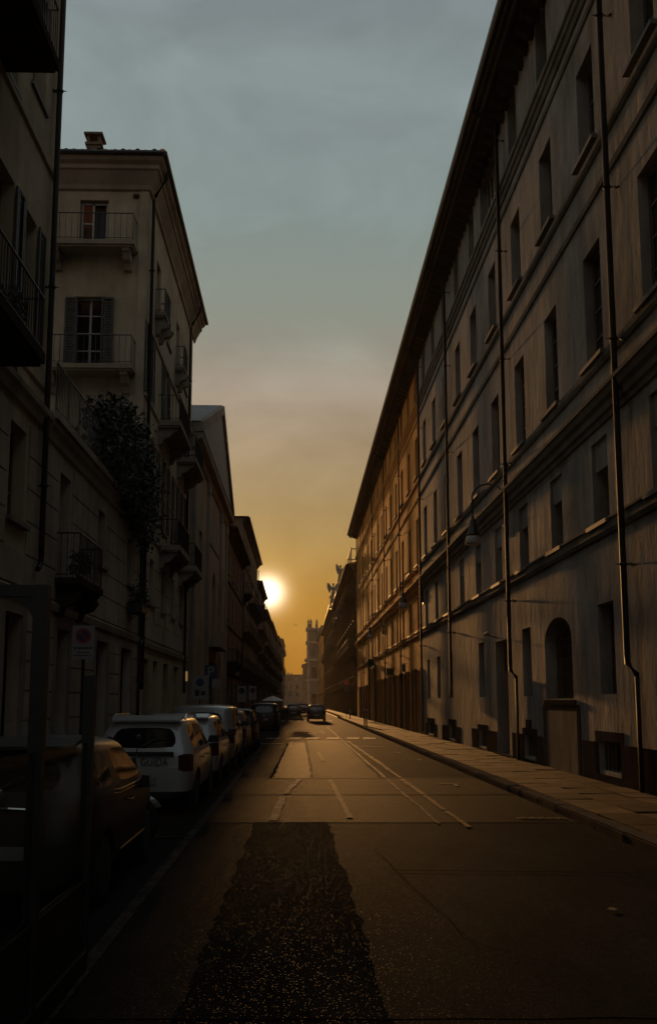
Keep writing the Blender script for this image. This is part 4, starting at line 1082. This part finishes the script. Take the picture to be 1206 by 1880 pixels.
# ================================================================== CARS
def car_mesh(P):
    L, W, H, zb, belt = P['L'], P['W'], P['H'], P['zb'], P['belt']
    hw = W / 2; rl = P['rear_lean']; hood = P['hood']; wr = P.get('wr', .80)
    lean = [0, 0, 0, .02, .12, .28, .86, .97, 1, 1]
    wb0, wb1 = P['cowl']           # windscreen base y, top y
    b0, b1 = P['pillars']          # C pillar start, B pillar start
    ST = [(0.0, rl, H - .06, 0.865, 1), (.16, rl + .12, H - .015, .975, 1), (b0, b0 + .06, H, 1.0, 1), (b0 + .12, b0 + .16, H, 1.0, 1), (b1, b1, H, 1.0, 1), (b1 + .1, b1 + .1, H, 1.0, 1),
          (wb0, wb1, H - .02, .99, 1), (wb0 + .12, wb0 + .12, hood + .03, .98, 0), ((wb0 + L) / 2 + .15, (wb0 + L) / 2 + .15, hood - .03, .95, 0), (L - .12, L - .12, hood - .2, .86, 0), (L, L, hood - .34, .74, 0)]
    bel = P.get('belt_rise', .05)
    def section(i):
        yl, yh, top, wf, gh = ST[i]
        w = hw * wf
        tt = min(1, yl / L)
        bz = belt - bel * tt
        if not gh: bz = min(bz, top - .06)
        mid = zb + (bz - zb) * .58
        if gh:
            rows = [(0, zb), (w * .8, zb), (w * .965, zb + .14), (w, mid), (w * .985, bz - .05), (w * .955, bz + .03), (w * wr, top - .12), (w * (wr - .07), top - .045), (w * .45, top), (0, top + .01)]
        else:
            rows = [(0, zb), (w * .8, zb), (w * .95, zb + .12), (w, mid), (w * .97, bz - .05), (w * .93, bz), (w * .84, bz + .035), (w * .7, bz + .05), (w * .4, top), (0, top + .01)]
        return [(x, yl + (yh - yl) * lean[k], z) for k, (x, z) in enumerate(rows)]
    S_ = [section(i) for i in range(len(ST))]
    bm = bmesh.new()
    NR = 10
    V = {}
    def vert(i, k, s):
        kk = (i, k, 0 if k in (0, 9) else s)
        if kk not in V:
            x, y, z = S_[i][k]; V[kk] = bm.verts.new((x * s, y, z))
        return V[kk]
    fm = []
    def face(vs, mi):
        vs2 = []
        for v in vs:
            if v not in vs2: vs2.append(v)
        if len(vs2) > 2:
            f = bm.faces.new(vs2); f.material_index = mi
    BODY, GLASS, LIGHT, TRIM, WELL, ROOFT = 0, 1, 2, 3, 4, 5
    for i in range(len(ST) - 1):
        for k in range(NR - 1):
            for s in (1, -1):
                mi = BODY
                if k == 5 and i in P['win']: mi = GLASS
                if i == 6 and k in (6, 7, 8): mi = GLASS
                if k == 3 and i == 0 and P['light_row'] == 3: mi = LIGHT
                if k <= 1: mi = TRIM if P['clad'] else (TRIM if k == 0 else BODY)
                vs = [vert(i, k, s), vert(i + 1, k, s), vert(i + 1, k + 1, s), vert(i, k + 1, s)]
                face(vs if s > 0 else vs[::-1], mi)
    # rear cap with inner columns
    ci = P.get('inner', .80)
    IN = {}
    def inner(k, s):
        if k in (0, 9): return vert(0, k, 1)
        if (k, s) not in IN:
            x, y, z = S_[0][k]; IN[(k, s)] = bm.verts.new((x * ci * s, y - (.06 if k < 6 else .03), z))
        return IN[(k, s)]
    for k in range(NR - 1):
        for s in (1, -1):
            mi = BODY
            if k == 3 and P['light_row'] == 3: mi = LIGHT
            if k in (0, 1) and P['clad']: mi = TRIM
            vs = [vert(0, k, s), vert(0, k + 1, s), inner(k + 1, s), inner(k, s)]
            face(vs if s > 0 else vs[::-1], mi)
        mi = BODY
        if k == 5: mi = GLASS
        if k in (0, 1) and P['clad']: mi = TRIM
        vs = [inner(k, 1), inner(k + 1, 1), inner(k + 1, -1), inner(k, -1)]
        face(vs, mi)
    n = len(ST) - 1
    for k in range(NR - 1):
        vs = [vert(n, k, 1), vert(n, k + 1, 1), vert(n, k + 1, -1), vert(n, k, -1)]
        face(vs[::-1], TRIM if k < 2 else BODY)
    bmesh.ops.recalc_face_normals(bm, faces=bm.faces)
    cr = bm.edges.layers.float.get('crease_edge') or bm.edges.layers.float.new('crease_edge')
    for e in bm.edges:
        ms = {f.material_index for f in e.link_faces}
        if len(ms) > 1: e[cr] = .85 if 1 in ms else .6
        elif abs(e.verts[0].co.x - e.verts[1].co.x) < .12 and abs(e.verts[0].co.z - e.verts[1].co.z) < .12: e[cr] = .3
        if all(v.co.y < P['rear_lean'] + .06 for v in e.verts) and len({round(v.co.y, 3) for v in e.verts}) and any(f.calc_center_median().y > v.co.y + .02 for f in e.link_faces for v in e.verts): e[cr] = max(e[cr], .15)
    me = bpy.data.meshes.new('car_cage'); bm.to_mesh(me); bm.free()
    o = link('car_cage', me)
    sm = o.modifiers.new('s', 'SUBSURF'); sm.levels = 2; sm.render_levels = 2
    cuts = []
    for wy in P['wheels']:
        cb = MB().lathe([(P['wheel_r'] + .055, -W), (P['wheel_r'] + .055, W)], (0, wy, P['wheel_r'] + .015), 28, 'x').build('cutter', None)
        cb.data.polygons.foreach_set('material_index', [WELL] * len(cb.data.polygons))
        for _ in range(6): cb.data.materials.append(None)
        cb.data.polygons.foreach_set('material_index', [WELL] * len(cb.data.polygons))
        cuts.append(cb)
        md = o.modifiers.new('b', 'BOOLEAN'); md.object = cb; md.operation = 'DIFFERENCE'; md.solver = 'EXACT'
    for _ in range(6): me.materials.append(None)
    dg = bpy.context.evaluated_depsgraph_get(); dg.update()
    res = bpy.data.meshes.new_from_object(o.evaluated_get(dg))
    for q in cuts + [o]: bpy.data.objects.remove(q)
    # split by material, islands for glass and lights
    bm = bmesh.new(); bm.from_mesh(res)
    out = {}
    for mi in range(6):
        fs = [f for f in bm.faces if f.material_index == mi]
        if not fs: continue
        groups = [fs]
        if mi in (GLASS, LIGHT):
            groups = []; left = set(fs)
            while left:
                st = [left.pop()]; gset = list(st)
                while st:
                    f = st.pop()
                    for e in f.edges:
                        for g_ in e.link_faces:
                            if g_ in left: left.remove(g_); st.append(g_); gset.append(g_)
                groups.append(gset)
        for gset in groups:
            ix = {}; vs = []; fcs = []
            for f in gset:
                q = []
                for v in f.verts:
                    if v.index not in ix: ix[v.index] = len(vs); vs.append(v.co.copy())
                    q.append(ix[v.index])
                fcs.append(q)
            m2 = bpy.data.meshes.new('car_piece'); m2.from_pydata(vs, [], fcs)
            for p in m2.polygons: p.use_smooth = True
            out.setdefault(mi, []).append(m2)
    bm.free()
    return out
CAR_CACHE = {}
WHEELS = {}
def wheel(parent, loc, r, side):
    w = .2
    k = (r, side)
    if k not in WHEELS:
        ty = MB().lathe([(r * .66, -w / 2), (r * .9, -w / 2), (r, -w * .32), (r, w * .32), (r * .9, w / 2), (r * .66, w / 2)], n=28, axis='x').mesh('tyre', 'rubber', True)
        b = MB(); b.lathe([(.02, side * .06), (r * .2, side * .07), (r * .24, side * .03)], n=18, axis='x')
        for i in range(5):
            a = 2 * math.pi * i / 5
            c, s = math.cos(a), math.sin(a)
            b.add([(side * .075, c * .04 - s * .035, s * .04 + c * .035), (side * .075, c * .04 + s * .035, s * .04 - c * .035), (side * .085, c * r * .64 + s * .05, s * r * .64 - c * .05), (side * .085, c * r * .64 - s * .05, s * r * .64 + c * .05),
                   (side * .03, c * .04 - s * .035, s * .04 + c * .035), (side * .03, c * .04 + s * .035, s * .04 - c * .035), (side * .03, c * r * .64 + s * .05, s * r * .64 - c * .05), (side * .03, c * r * .64 - s * .05, s * r * .64 + c * .05)],
                  [(0, 1, 2, 3), (7, 6, 5, 4), (0, 4, 5, 1), (1, 5, 6, 2), (2, 6, 7, 3), (3, 7, 4, 0)])
        b.lathe([(r * .60, side * .02), (r * .60, side * .09), (r * .67, side * .095), (r * .67, side * .02)], n=24, axis='x')
        WHEELS[k] = (ty, b.mesh('rim', 'rim_metal', False))
    ty, rm = WHEELS[k]
    o = link('wheel', ty, parent, loc)
    link('rim', rm, o)
    return o
def car(name, P, loc, label, paint, group='cars parked along the left kerb', rz=0.0, text=None, cat='car'):
    key = P['key']
    if key not in CAR_CACHE: CAR_CACHE[key] = car_mesh(P)
    t = thing(name, loc, label, cat, group, rz)
    pcs = CAR_CACHE[key]
    nm = {0: ('body', paint), 1: ('window', 'car_glass'), 2: ('tail_light', 'lamp_red'), 3: ('bumper', 'black_plastic'), 4: ('wheel_arch', 'black_plastic'), 5: ('roof', paint)}
    for mi, ms in pcs.items():
        for m_ in ms:
            m2 = m_.copy() if mi == 0 else m_
            m2.materials.clear(); m2.materials.append(M[nm[mi][1]])
            link(nm[mi][0], m2, t)
    W, H, L, r = P['W'], P['H'], P['L'], P['wheel_r']
    for wy in P['wheels']:
        for s in (-1, 1): wheel(t, (s * (W / 2 - .13), wy, r), r, s)
    zpl = P.get('plate', .62)
    MB().box(-.26, .26, -.075, -.062, zpl - .055, zpl + .055).build('number_plate', 'sign_white', t)
    MB().box(-.22, .22, -.078, -.0755, zpl - .03, zpl + .03).build('plate_lettering', 'sign_ink', t) if False else None
    b0, b1 = P['pillars']
    hz = P['belt'] - .16
    for yy in P['handles']:
        for s in (-1, 1):
            MB().tube([(s * (W / 2 - .01), yy - .1, hz), (s * (W / 2 + .03), yy - .07, hz), (s * (W / 2 + .03), yy + .07, hz), (s * (W / 2 - .01), yy + .1, hz)], .013, 6).build('door_handle', P.get('handle_mat', 'chrome'), t)
    for s in (-1, 1):
        my = P['cowl'][0] - .35; mz = P['belt'] + P.get('mirror_dz', 0); mx = P.get('mirror_ext', .16)
        o = MB().add([(s * (W / 2 - .06), my, mz + .02), (s * (W / 2 + mx), my - .02, mz + .02), (s * (W / 2 + mx), my - .02, mz + .15), (s * (W / 2 - .02), my, mz + .15),
                      (s * (W / 2 - .06), my + .07, mz + .02), (s * (W / 2 + mx - .03), my + .10, mz + .03), (s * (W / 2 + mx - .03), my + .10, mz + .14), (s * (W / 2 - .02), my + .07, mz + .14)],
                     [(0, 1, 2, 3), (7, 6, 5, 4), (0, 4, 5, 1), (1, 5, 6, 2), (2, 6, 7, 3), (3, 7, 4, 0)]).build('side_mirror', paint if P.get('mirror_paint') else 'black_plastic', t)
    if P.get('belt_chrome'):
        for s in (-1, 1):
            for dz in (0, -.035):
                MB().tube([(s * (W / 2 * .975), b0 - .1, P['belt'] - .012 + dz), (s * (W / 2 * .985), b1, P['belt'] - .03 + dz), (s * (W / 2 * .975), P['cowl'][0] - .2, P['belt'] - .04 + dz)], .008, 6).build('belt_trim', 'chrome', t)
            MB().tube([(s * (W / 2 + .006), P['wheels'][0] + .45, .42), (s * (W / 2 + .006), P['wheels'][1] - .45, .42)], .012, 6).build('side_trim', 'chrome', t)
    if P.get('rails'):
        for s in (-1, 1):
            MB().tube([(s * W * .355, P['rear_lean'] + .25, H - .05), (s * W * .355, P['rear_lean'] + .4, H + .02), (s * W * .355, P['cowl'][1] - .2, H + .02), (s * W * .355, P['cowl'][1], H - .05)], .018, 6).build('roof_rail', 'chrome' if P['rails'] == 1 else 'black_plastic', t)
    if P.get('band'):
        MB().box(-W * .31, W * .31, -.060, -.02, P['band'] - .035, P['band'] + .035).build('hatch_band', 'black_plastic', t)
    if P.get('badge'):
        MB().lathe([(.05, -.085), (.055, -.075), (.055, -.04)], (P.get('badge_x', 0), 0.02, P['badge']), 18, 'y').build('badge', 'chrome', t)
    if P.get('hatch_handle'):
        MB().tube([(-.28, -.05, P['hatch_handle']), (-.1, -.075, P['hatch_handle'] + .012), (.1, -.075, P['hatch_handle'] + .012), (.28, -.05, P['hatch_handle'])], .016, 7).build('hatch_handle', 'chrome', t)
    MB().tube([(-.02, P['rear_lean'] * .25 - .03, P['belt'] + .06), (.18, P['rear_lean'] * .45 - .04, P['belt'] + .16), (.42, P['rear_lean'] * .5 - .04, P['belt'] + .19)], [.014, .010, .006], 6).build('rear_wiper', 'black_plastic', t)
    if P.get('spoiler'):
        y0 = P['rear_lean']
        MB().add([(-W * .33, y0 - .14, H - .09), (W * .33, y0 - .14, H - .09), (W * .35, y0 + .12, H - .02), (-W * .35, y0 + .12, H - .02), (-W * .33, y0 - .14, H - .06), (W * .33, y0 - .14, H - .06), (W * .35, y0 + .12, H + .012), (-W * .35, y0 + .12, H + .012)],
                 [(0, 3, 2, 1), (4, 5, 6, 7), (0, 1, 5, 4), (1, 2, 6, 5), (2, 3, 7, 6), (3, 0, 4, 7)]).build('spoiler', paint, t)
    if text:
        for s in (-1, 1): pass
        cu = bpy.data.curves.new('lettering', 'FONT'); cu.body = text[0]; cu.size = text[1]; cu.align_x = 'CENTER'; cu.extrude = .001; cu.space_character = 1.05
        tmp = link('lettering_tmp', cu)
        dg = bpy.context.evaluated_depsgraph_get(); dg.update()
        me = bpy.data.meshes.new_from_object(tmp.evaluated_get(dg)); bpy.data.objects.remove(tmp)
        me.materials.clear(); me.materials.append(M['sign_ink'])
        o = link('lettering', me, t, (text[2], text[4], text[3])); o.rotation_euler = (R(90), 0, 0); o.scale = (.78, 1, 1)
        o['label'] = 'dark capital letters reading ' + text[0]
    return t
SMALL = dict(key='small', mirror_dz=-.15, mirror_ext=.07, L=3.57, W=1.63, H=1.47, zb=.20, belt=1.0, rear_lean=.40, hood=.98, cowl=(2.72, 1.95), pillars=(.95, 1.10), win=(1, 5), light_row=0, clad=False, wheels=(.60, 2.88), wheel_r=.30, handles=(1.55,), belt_chrome=True, badge=1.02, hatch_handle=.90, wr=.78, plate=.55, spoiler=1, belt_rise=.03)
SUV = dict(key='suv', L=4.18, W=1.68, H=1.56, zb=.24, belt=1.02, inner=.85, rear_lean=.52, hood=1.02, cowl=(3.05, 2.35), pillars=(1.05, 1.98), win=(1, 3, 5), light_row=3, clad=True, wheels=(.78, 3.33), wheel_r=.33, handles=(1.25, 2.2), rails=1, wr=.765, band=.97, plate=.55, spoiler=1, handle_mat='chrome', belt_rise=.06)
HATCH = dict(key='hatch', L=4.1, W=1.75, H=1.53, zb=.22, belt=1.0, rear_lean=.46, hood=.98, cowl=(3.0, 2.25), pillars=(1.05, 1.95), win=(1, 3, 5), light_row=3, clad=True, wheels=(.75, 3.30), wheel_r=.32, handles=(1.25, 2.2), wr=.79, badge=.92, plate=.6, spoiler=1, belt_rise=.06)
VAN = dict(key='van', L=4.3, W=1.80, H=1.72, zb=.22, belt=1.08, rear_lean=.18, hood=1.1, cowl=(3.2, 2.5), pillars=(1.15, 2.1), win=(1, 3, 5), light_row=3, clad=False, wheels=(.80, 3.45), wheel_r=.31, handles=(1.4, 2.35), wr=.88, badge=.95, plate=.7, belt_rise=.04)
car('small_hatchback', SMALL, (-2.52, 8.02, 0), 'small rounded dark brown hatchback behind the glass screen', 'paint_brown')
car('white_suv', SUV, (-2.52, 15.08, 0), 'white SUV with dark lettering GUIDA on its tailgate', 'paint_white', text=('GUIDA', .175, .22, .79, -.075))
car('white_crossover', HATCH, (-2.54, 19.7, 0), 'white hatchback parked directly in front of the lettered SUV', 'paint_white')
car('silver_van', VAN, (-2.55, 24.4, 0), 'tall boxy silver people carrier in the parked row', 'paint_silver', cat='van')
car('parked_hatchback', HATCH, (-2.52, 29.6, 0), 'grey hatchback parked just beyond the silver people carrier', 'paint_grey')
car('parked_hatchback', HATCH, (-2.45, 34.4, 0), 'dark hatchback at the far end of the near parked row', 'paint_black')
car('dark_van', VAN, (-2.20, 58.0, 0), 'dark van parked beyond the crossing, left of the road', 'paint_black', cat='van')
car('far_suv', SUV, (-2.4, 72.0, 0), 'grey SUV half hidden ahead of the dark van', 'paint_grey')
car('far_hatchback', HATCH, (-0.65, 101, 0), 'dark hatchback in the left lane by the far crossing', 'paint_black', 'far cars on the road')
car('far_suv', SUV, (0.55, 122, 0), 'distant dark car ahead, between the two driving cars', 'paint_black', 'far cars on the road')
car('driving_hatchback', HATCH, (1.52, 84.2, 0), 'dark car driving away in the middle of the sunlit road', 'paint_black', 'far cars on the road')

# ------------------------------------------------------------------ scooter
sc = thing('motor_scooter', (-2.64, 12.58, 0), 'black scooter parked between the brown hatchback and the white SUV', 'scooter', rz=R(245))
# local: +y is forward
def swheel(y, r=.27):
    o = MB().lathe([(r * .62, -.05), (r * .9, -.055), (r, -.02), (r, .02), (r * .9, .055), (r * .62, .05)], n=26, axis='x').build('wheel', 'rubber', sc, (0, y, r), True)
    MB().lathe([(.02, -.04), (r * .2, -.045), (r * .2, .045), (.02, .04)], n=14, axis='x').build('hub', 'rim_metal', o)
    b = MB()
    for i in range(6): b.tube([(0, math.cos(i * 1.047) * .05, math.sin(i * 1.047) * .05), (0, math.cos(i * 1.047) * r * .66, math.sin(i * 1.047) * r * .66)], .016, 6)
    b.build('spokes', 'rim_metal', o)
swheel(.66); swheel(-.62)
b = MB()
for k in range(8):
    pass
arc = [(0, .66 + .33 * math.cos(a), .27 + .33 * math.sin(a)) for a in [R(35 + 12 * i) for i in range(8)]]
b.add([(s * .07, y, z) for (_, y, z) in arc for s in (-1, 1)], [(2 * i, 2 * i + 1, 2 * i + 3, 2 * i + 2) for i in range(7)])
b.build('front_fender', 'paint_grey', sc)
MB().tube([(0, .66, .27), (0, .56, .62), (0, .44, 1.0)], .035, 8).build('fork', 'iron', sc)
MB().add([(-.19, .50, .40), (.19, .50, .40), (.21, .52, .75), (-.21, .52, .75), (.13, .47, 1.02), (-.13, .47, 1.02), (-.19, .42, .40), (.19, .42, .40), (.21, .42, .75), (-.21, .42, .75), (.13, .38, 1.02), (-.13, .38, 1.02)],
         [(0, 1, 2, 3), (3, 2, 4, 5), (7, 6, 9, 8), (8, 9, 11, 10), (0, 6, 7, 1), (1, 7, 8, 2), (2, 8, 10, 4), (4, 10, 11, 5), (5, 11, 9, 3), (3, 9, 6, 0)]).build('leg_shield', 'paint_black', sc)
MB().box(-.16, .16, -.15, .45, .30, .38).build('footboard', 'black_plastic', sc)
b = MB()
sec = [(-.95, .62, .08, .14), (-.75, .60, .16, .20), (-.40, .56, .19, .24), (-.12, .52, .15, .22), (.0, .45, .10, .12)]
for i, (y, z, w, h) in enumerate(sec):
    b.v += [(w * math.cos(a), y, z + h * math.sin(a)) for a in [2 * math.pi * k / 12 for k in range(12)]]
b.f += [(i * 12 + k, i * 12 + (k + 1) % 12, (i + 1) * 12 + (k + 1) % 12, (i + 1) * 12 + k) for i in range(4) for k in range(12)] + [tuple(range(12)), tuple(range(48, 60))]
b.build('body', 'paint_black', sc, smooth=True)
MB().prism([(-.85, .80), (-.82, .88), (-.45, .86), (-.15, .80), (0, .76), (-.02, .70), (-.8, .74)], -.13, .13).build('seat', 'black_plastic', sc)
MB().tube([(-.33, .34, 1.08), (-.2, .40, 1.05), (0, .43, 1.0), (.2, .40, 1.05), (.33, .34, 1.08)], .018, 7).build('handlebar', 'iron', sc)
MB().lathe([(.02, .56), (.09, .52), (.11, .46), (.08, .40)], (0, 0, .98), 14, 'y').build('headlamp', 'black_plastic', sc)
for s in (-1, 1):
    MB().tube([(s * .22, .39, 1.06), (s * .27, .40, 1.18), (s * .30, .38, 1.26)], .008, 5).build('mirror_stem', 'iron', sc)
    MB().lathe([(.01, .345), (.055, .355), (.065, .375), (.05, .40), (.01, .41)], (s * .32, 0, 1.30), 14, 'y').build('mirror', 'black_plastic', sc, smooth=True)
MB().tube([(.1, .05, .3), (.22, .02, .02)], .012, 5).build('side_stand', 'iron', sc)

# ------------------------------------------------------------------ glass screen of the street cafe
ds = thing('glass_screen', (-1.47, 5.3, 0), 'dark framed glass screen with tall posts at lower left', 'screen')
def post(y, h, w=.11):
    MB().box(-w / 2, w / 2, y - w / 2, y + w / 2, .0, h).build('post', 'iron', ds)
post(0, 2.46, .08); post(1.28, 1.98, .075); post(-1.3, 2.46, .08)
MB().box(-.06, .06, -1.24, -.064, 2.30, 2.44).build('top_beam', 'iron', ds) if False else None
MB().add([(-3.4, -.03, 2.46), (-.0405, -.03, 2.39), (-.0405, -.03, 2.458), (-3.4, -.03, 2.53), (-3.4, .03, 2.46), (-.0405, .03, 2.39), (-.0405, .03, 2.458), (-3.4, .03, 2.53)],
         [(0, 1, 2, 3), (7, 6, 5, 4), (0, 4, 5, 1), (1, 5, 6, 2), (2, 6, 7, 3), (3, 7, 4, 0)]).build('top_beam', 'iron', ds)
gus = [(-.0405, 2.388), (-.20, 2.391), (-.13, 2.37), (-.075, 2.33), (-.0405, 2.26)]
MB().add([(x, -.02, z) for x, z in gus] + [(x, .02, z) for x, z in gus], [(0, 1, 2, 3, 4), (9, 8, 7, 6, 5)] + [(i, (i + 1) % 5, 5 + (i + 1) % 5, 5 + i) for i in range(5)]).build('bracket', 'iron', ds)
for (p, q) in ((.041, 1.242), (-1.259, -.041), (-2.6, -1.341)):
    MB().box(-.02, .02, p, q, .14, .56).build('kick_panel', 'black_plastic', ds)
    MB().box(-.03, .03, p, q, .56, .60).build('lower_rail', 'pipe_metal', ds)
    MB().box(-.006, .006, p, q, .60, 1.52).build('glass_pane', 'clear_glass', ds)
    MB().box(-.045, .045, p, q, .02, .14).build('base_rail', 'pipe_metal', ds)
for z in (1.22, .9): MB().box(-.05, .02, .041, .08, z, z + .05).build('clamp', 'iron', ds)
tag(ds)

# ------------------------------------------------------------------ signs
def pole_sign(name, loc, h, label, cat='sign'):
    t = thing(name, loc, label, cat)
    MB().tube([(0, 0, 0), (0, 0, h)], .03, 10).build('pole', 'pipe_metal', t)
    return t
t = pole_sign('no_parking_sign', (-3.98, 17.2, PAVE), 3.05, 'white no parking board with red ringed disc and small text')
bd = MB().box(-.20, .20, -.055, -.035, 2.44, 3.06).build('board', 'sign_white', t)
MB().lathe([(.145, -.062), (.145, -.0555)], (0, 0, 2.87), 24, 'y').build('disc_ring', 'sign_red', bd)
MB().lathe([(.105, -.066), (.105, -.0625)], (0, 0, 2.87), 24, 'y').build('disc', 'sign_blue', bd)
MB().add([(-.085, -.068, 2.94), (-.065, -.068, 2.96), (.085, -.068, 2.80), (.065, -.068, 2.78)], [(0, 1, 2, 3)]).build('slash', 'sign_red', bd, fix=False)
b = MB(); rr = random.Random(9)
for z, hgt, x0, x1 in ((2.625, .045, -.17, .17), (2.555, .025, -.10, .12), (2.50, .025, -.17, .16)):
    x = x0
    while x < x1:
        w = rr.uniform(.012, .045); b.box(x, min(x + w, x1), -.0575, -.0555, z, z + hgt * rr.uniform(.7, 1)); x += w + .008
b.build('small_print', 'sign_ink', bd)
t = pole_sign('parking_sign', (-3.75, 39.5, PAVE), 3.2, 'dark square parking sign with white letter P')
bd = MB().box(-.26, .26, -.06, -.035, 2.65, 3.2).build('board', 'sign_blue', t)
cu = bpy.data.curves.new('letter', 'FONT'); cu.body = 'P'; cu.size = .62; cu.align_x = 'CENTER'; cu.extrude = .001
tmp = link('tmp', cu); dg = bpy.context.evaluated_depsgraph_get(); dg.update()
me = bpy.data.meshes.new_from_object(tmp.evaluated_get(dg)); bpy.data.objects.remove(tmp); me.materials.clear(); me.materials.append(M['sign_white'])
o = link('letter', me, bd, (0, -.064, 2.71)); o.rotation_euler = (R(90), 0, 0)
MB().box(.05, .42, -.055, -.035, 2.25, 2.6).build('sub_plate', 'sign_white', t)
t = pole_sign('notice_board_sign', (-4.1, 38.6, PAVE), 2.75, 'pale notice board left of the parking sign')
bd = MB().box(-.36, .36, -.06, -.035, 1.75, 2.75).build('board', 'sign_white', t)
MB().lathe([(.16, -.068), (.16, -.061)], (0, 0, 2.45), 18, 'y').build('disc', 'sign_blue', bd)
b = MB(); b.box(-.2, -.02, -.068, -.061, 1.9, 2.15); b.box(.05, .22, -.068, -.061, 1.92, 2.1); b.build('pictogram', 'sign_ink', bd)
for (x, y, z, lab) in ((-3.7, 60, 2.15, 'pale sign board with dark disc, left of the dark van'), (-3.45, 69, 2.3, 'pale sign board with dark disc, right above the dark van')):
    t = pole_sign('disc_sign', (x, y, PAVE), z + .55, lab)
    bd = MB().box(-.27, .27, -.06, -.035, z - .5, z + .5).build('board', 'sign_white', t)
    MB().lathe([(.2, -.068), (.2, -.061)], (0, 0, z + .2), 18, 'y').build('disc', 'sign_ink', bd)
t = pole_sign('traffic_sign', (5.0, 100, PAVE), 4.0, 'dark road sign on a slim pole at the far right corner', 'sign')
MB().lathe([(.3, -.06), (.3, -.035)], (0, 0, 3.7), 20, 'y').build('disc', 'sign_red', t)
MB().box(-.3, .3, -.06, -.035, 2.7, 3.3).build('board', 'sign_blue', t)

# bike rack of four hoops, bollard, parasol, bird, debris
br = thing('bike_rack', (4.55, 64.5, PAVE), 'metal rack of upright posts at the pavement edge', 'bike rack')
b = MB(); 
for i in range(4): MB().tube([(-.06 + .1 * (i % 2), -1.5 + i, 0), (-.06 + .1 * (i % 2), -1.5 + i, 1.05)], .035, 8).build('post', 'pipe_metal', br)
for z in (1.02, .62): MB().tube([(-.02, -1.55, z), (-.02, 1.55, z)], .03, 8).build('rail', 'chrome', br)
for i in range(4): MB().lathe([(.03, 1.05), (.055, 1.08), (.055, 1.13), (.02, 1.16)], (-.06 + .1 * (i % 2), -1.5 + i, 0), 10).build('knob', 'chrome', br)
bo = thing('bollard', (4.95, 92, PAVE), 'single dark bollard on the far right pavement', 'bollard')
MB().lathe([(.09, 0), (.09, .06), (.055, .08), (.055, .85), (.075, .87), (.075, .92), (.03, .99)], n=12).build('post', 'iron', bo)
MB().lathe([(.058, .6), (.058, .75)], n=12).build('reflector', 'sign_white', bo)
pa = thing('parasol', (-3.0, 104, PAVE), 'pale open parasol above the parked cars on the left', 'parasol')
MB().tube([(0, 0, 0), (0, 0, 2.25)], .03, 8).build('pole', 'wood_dark', pa)
MB().lathe([(1.25, 1.72), (1.22, 1.80), (.6, 2.1), (.05, 2.28), (.02, 2.33)], n=8).build('canopy', 'canvas', pa)
for k in range(8): MB().tube([(0, 0, 2.2), (1.2 * math.cos(k * .785), 1.2 * math.sin(k * .785), 1.76)], .012, 5).build('rib', 'wood_dark', pa)
MB().lathe([(.3, 0), (.3, .08), (.06, .12)], n=14).build('base', 'stone_kerb', pa)
bi = thing('bird', (-.5, 120, 11.6), 'small dark bird flying in the orange sky gap', 'bird')
MB().lathe([(.005, -.2), (.04, -.12), (.07, 0), (.055, .1), (.03, .17), (.005, .22)], n=8, axis='y').build('body', 'bird_black', bi, smooth=True)
for s in (-1, 1): MB().add([(s * .03, .06, 0), (s * .22, .10, .12), (s * .42, -.02, .20), (s * .2, -.08, .10), (s * .03, -.06, 0), (s * .03, .06, .015), (s * .22, .10, .135), (s * .42, -.02, .21), (s * .2, -.08, .115), (s * .03, -.06, .015)], [(0, 1, 2, 3, 4), (9, 8, 7, 6, 5)]).build('wing', 'bird_black', bi)
potplant((WL + .38, 21.1, 4.5), .7, 'potted plant on the small balcony of the terrace building', 31)
potplant((WL + .35, 29.3, 7.92), .9, 'bushy potted plant at the far end of the terrace', 32, 'leaf_pale')
potplant((WL + .6, 12.6, 7.75), .9, 'potted plant on the near dark balcony', 33)
potplant((WL + .6, 14.6, 7.75), .8, 'second potted plant at the end of the near dark balcony', 34, 'leaf_pale')
wb = thing('window_box', (WL + .22, 29.2, 4.55), 'flower box with trailing plant below a terrace building window', 'flower box')
MB().box(-.22, .3, -.5, .5, 0, .3).build('box', 'iron', wb)
def wf(r): return (r.uniform(-.1, .35), r.gauss(0, .35), .25 + abs(r.gauss(0, .28)))
leafmass('foliage', 700, wf, .05, 'leaf', wb, 35)
MB().tube([(-.2, 0, .1), (-.2, 0, -.2), (.2, 0, .0)], .015, 5).build('bracket', 'iron', wb)

# ------------------------------------------------------------------ haze
HAZE = 0.00004
if HAZE:
    hz = MB().box(-60, 60, -30, 560, -1.2, 34).build('haze', None)
    m = bpy.data.materials.new('haze_air'); m.use_nodes = True; t = m.node_tree; t.nodes.clear()
    pv = t.nodes.new('ShaderNodeVolumePrincipled'); pv.inputs['Color'].default_value = (0.95, 0.88, 0.78, 1); pv.inputs['Density'].default_value = HAZE; pv.inputs['Anisotropy'].default_value = 0.55
    oo = t.nodes.new('ShaderNodeOutputMaterial'); t.links.new(pv.outputs[0], oo.inputs['Volume'])
    hz.data.materials.append(m); tag(hz, 'thin golden evening haze filling the street', 'haze', kind='stuff')
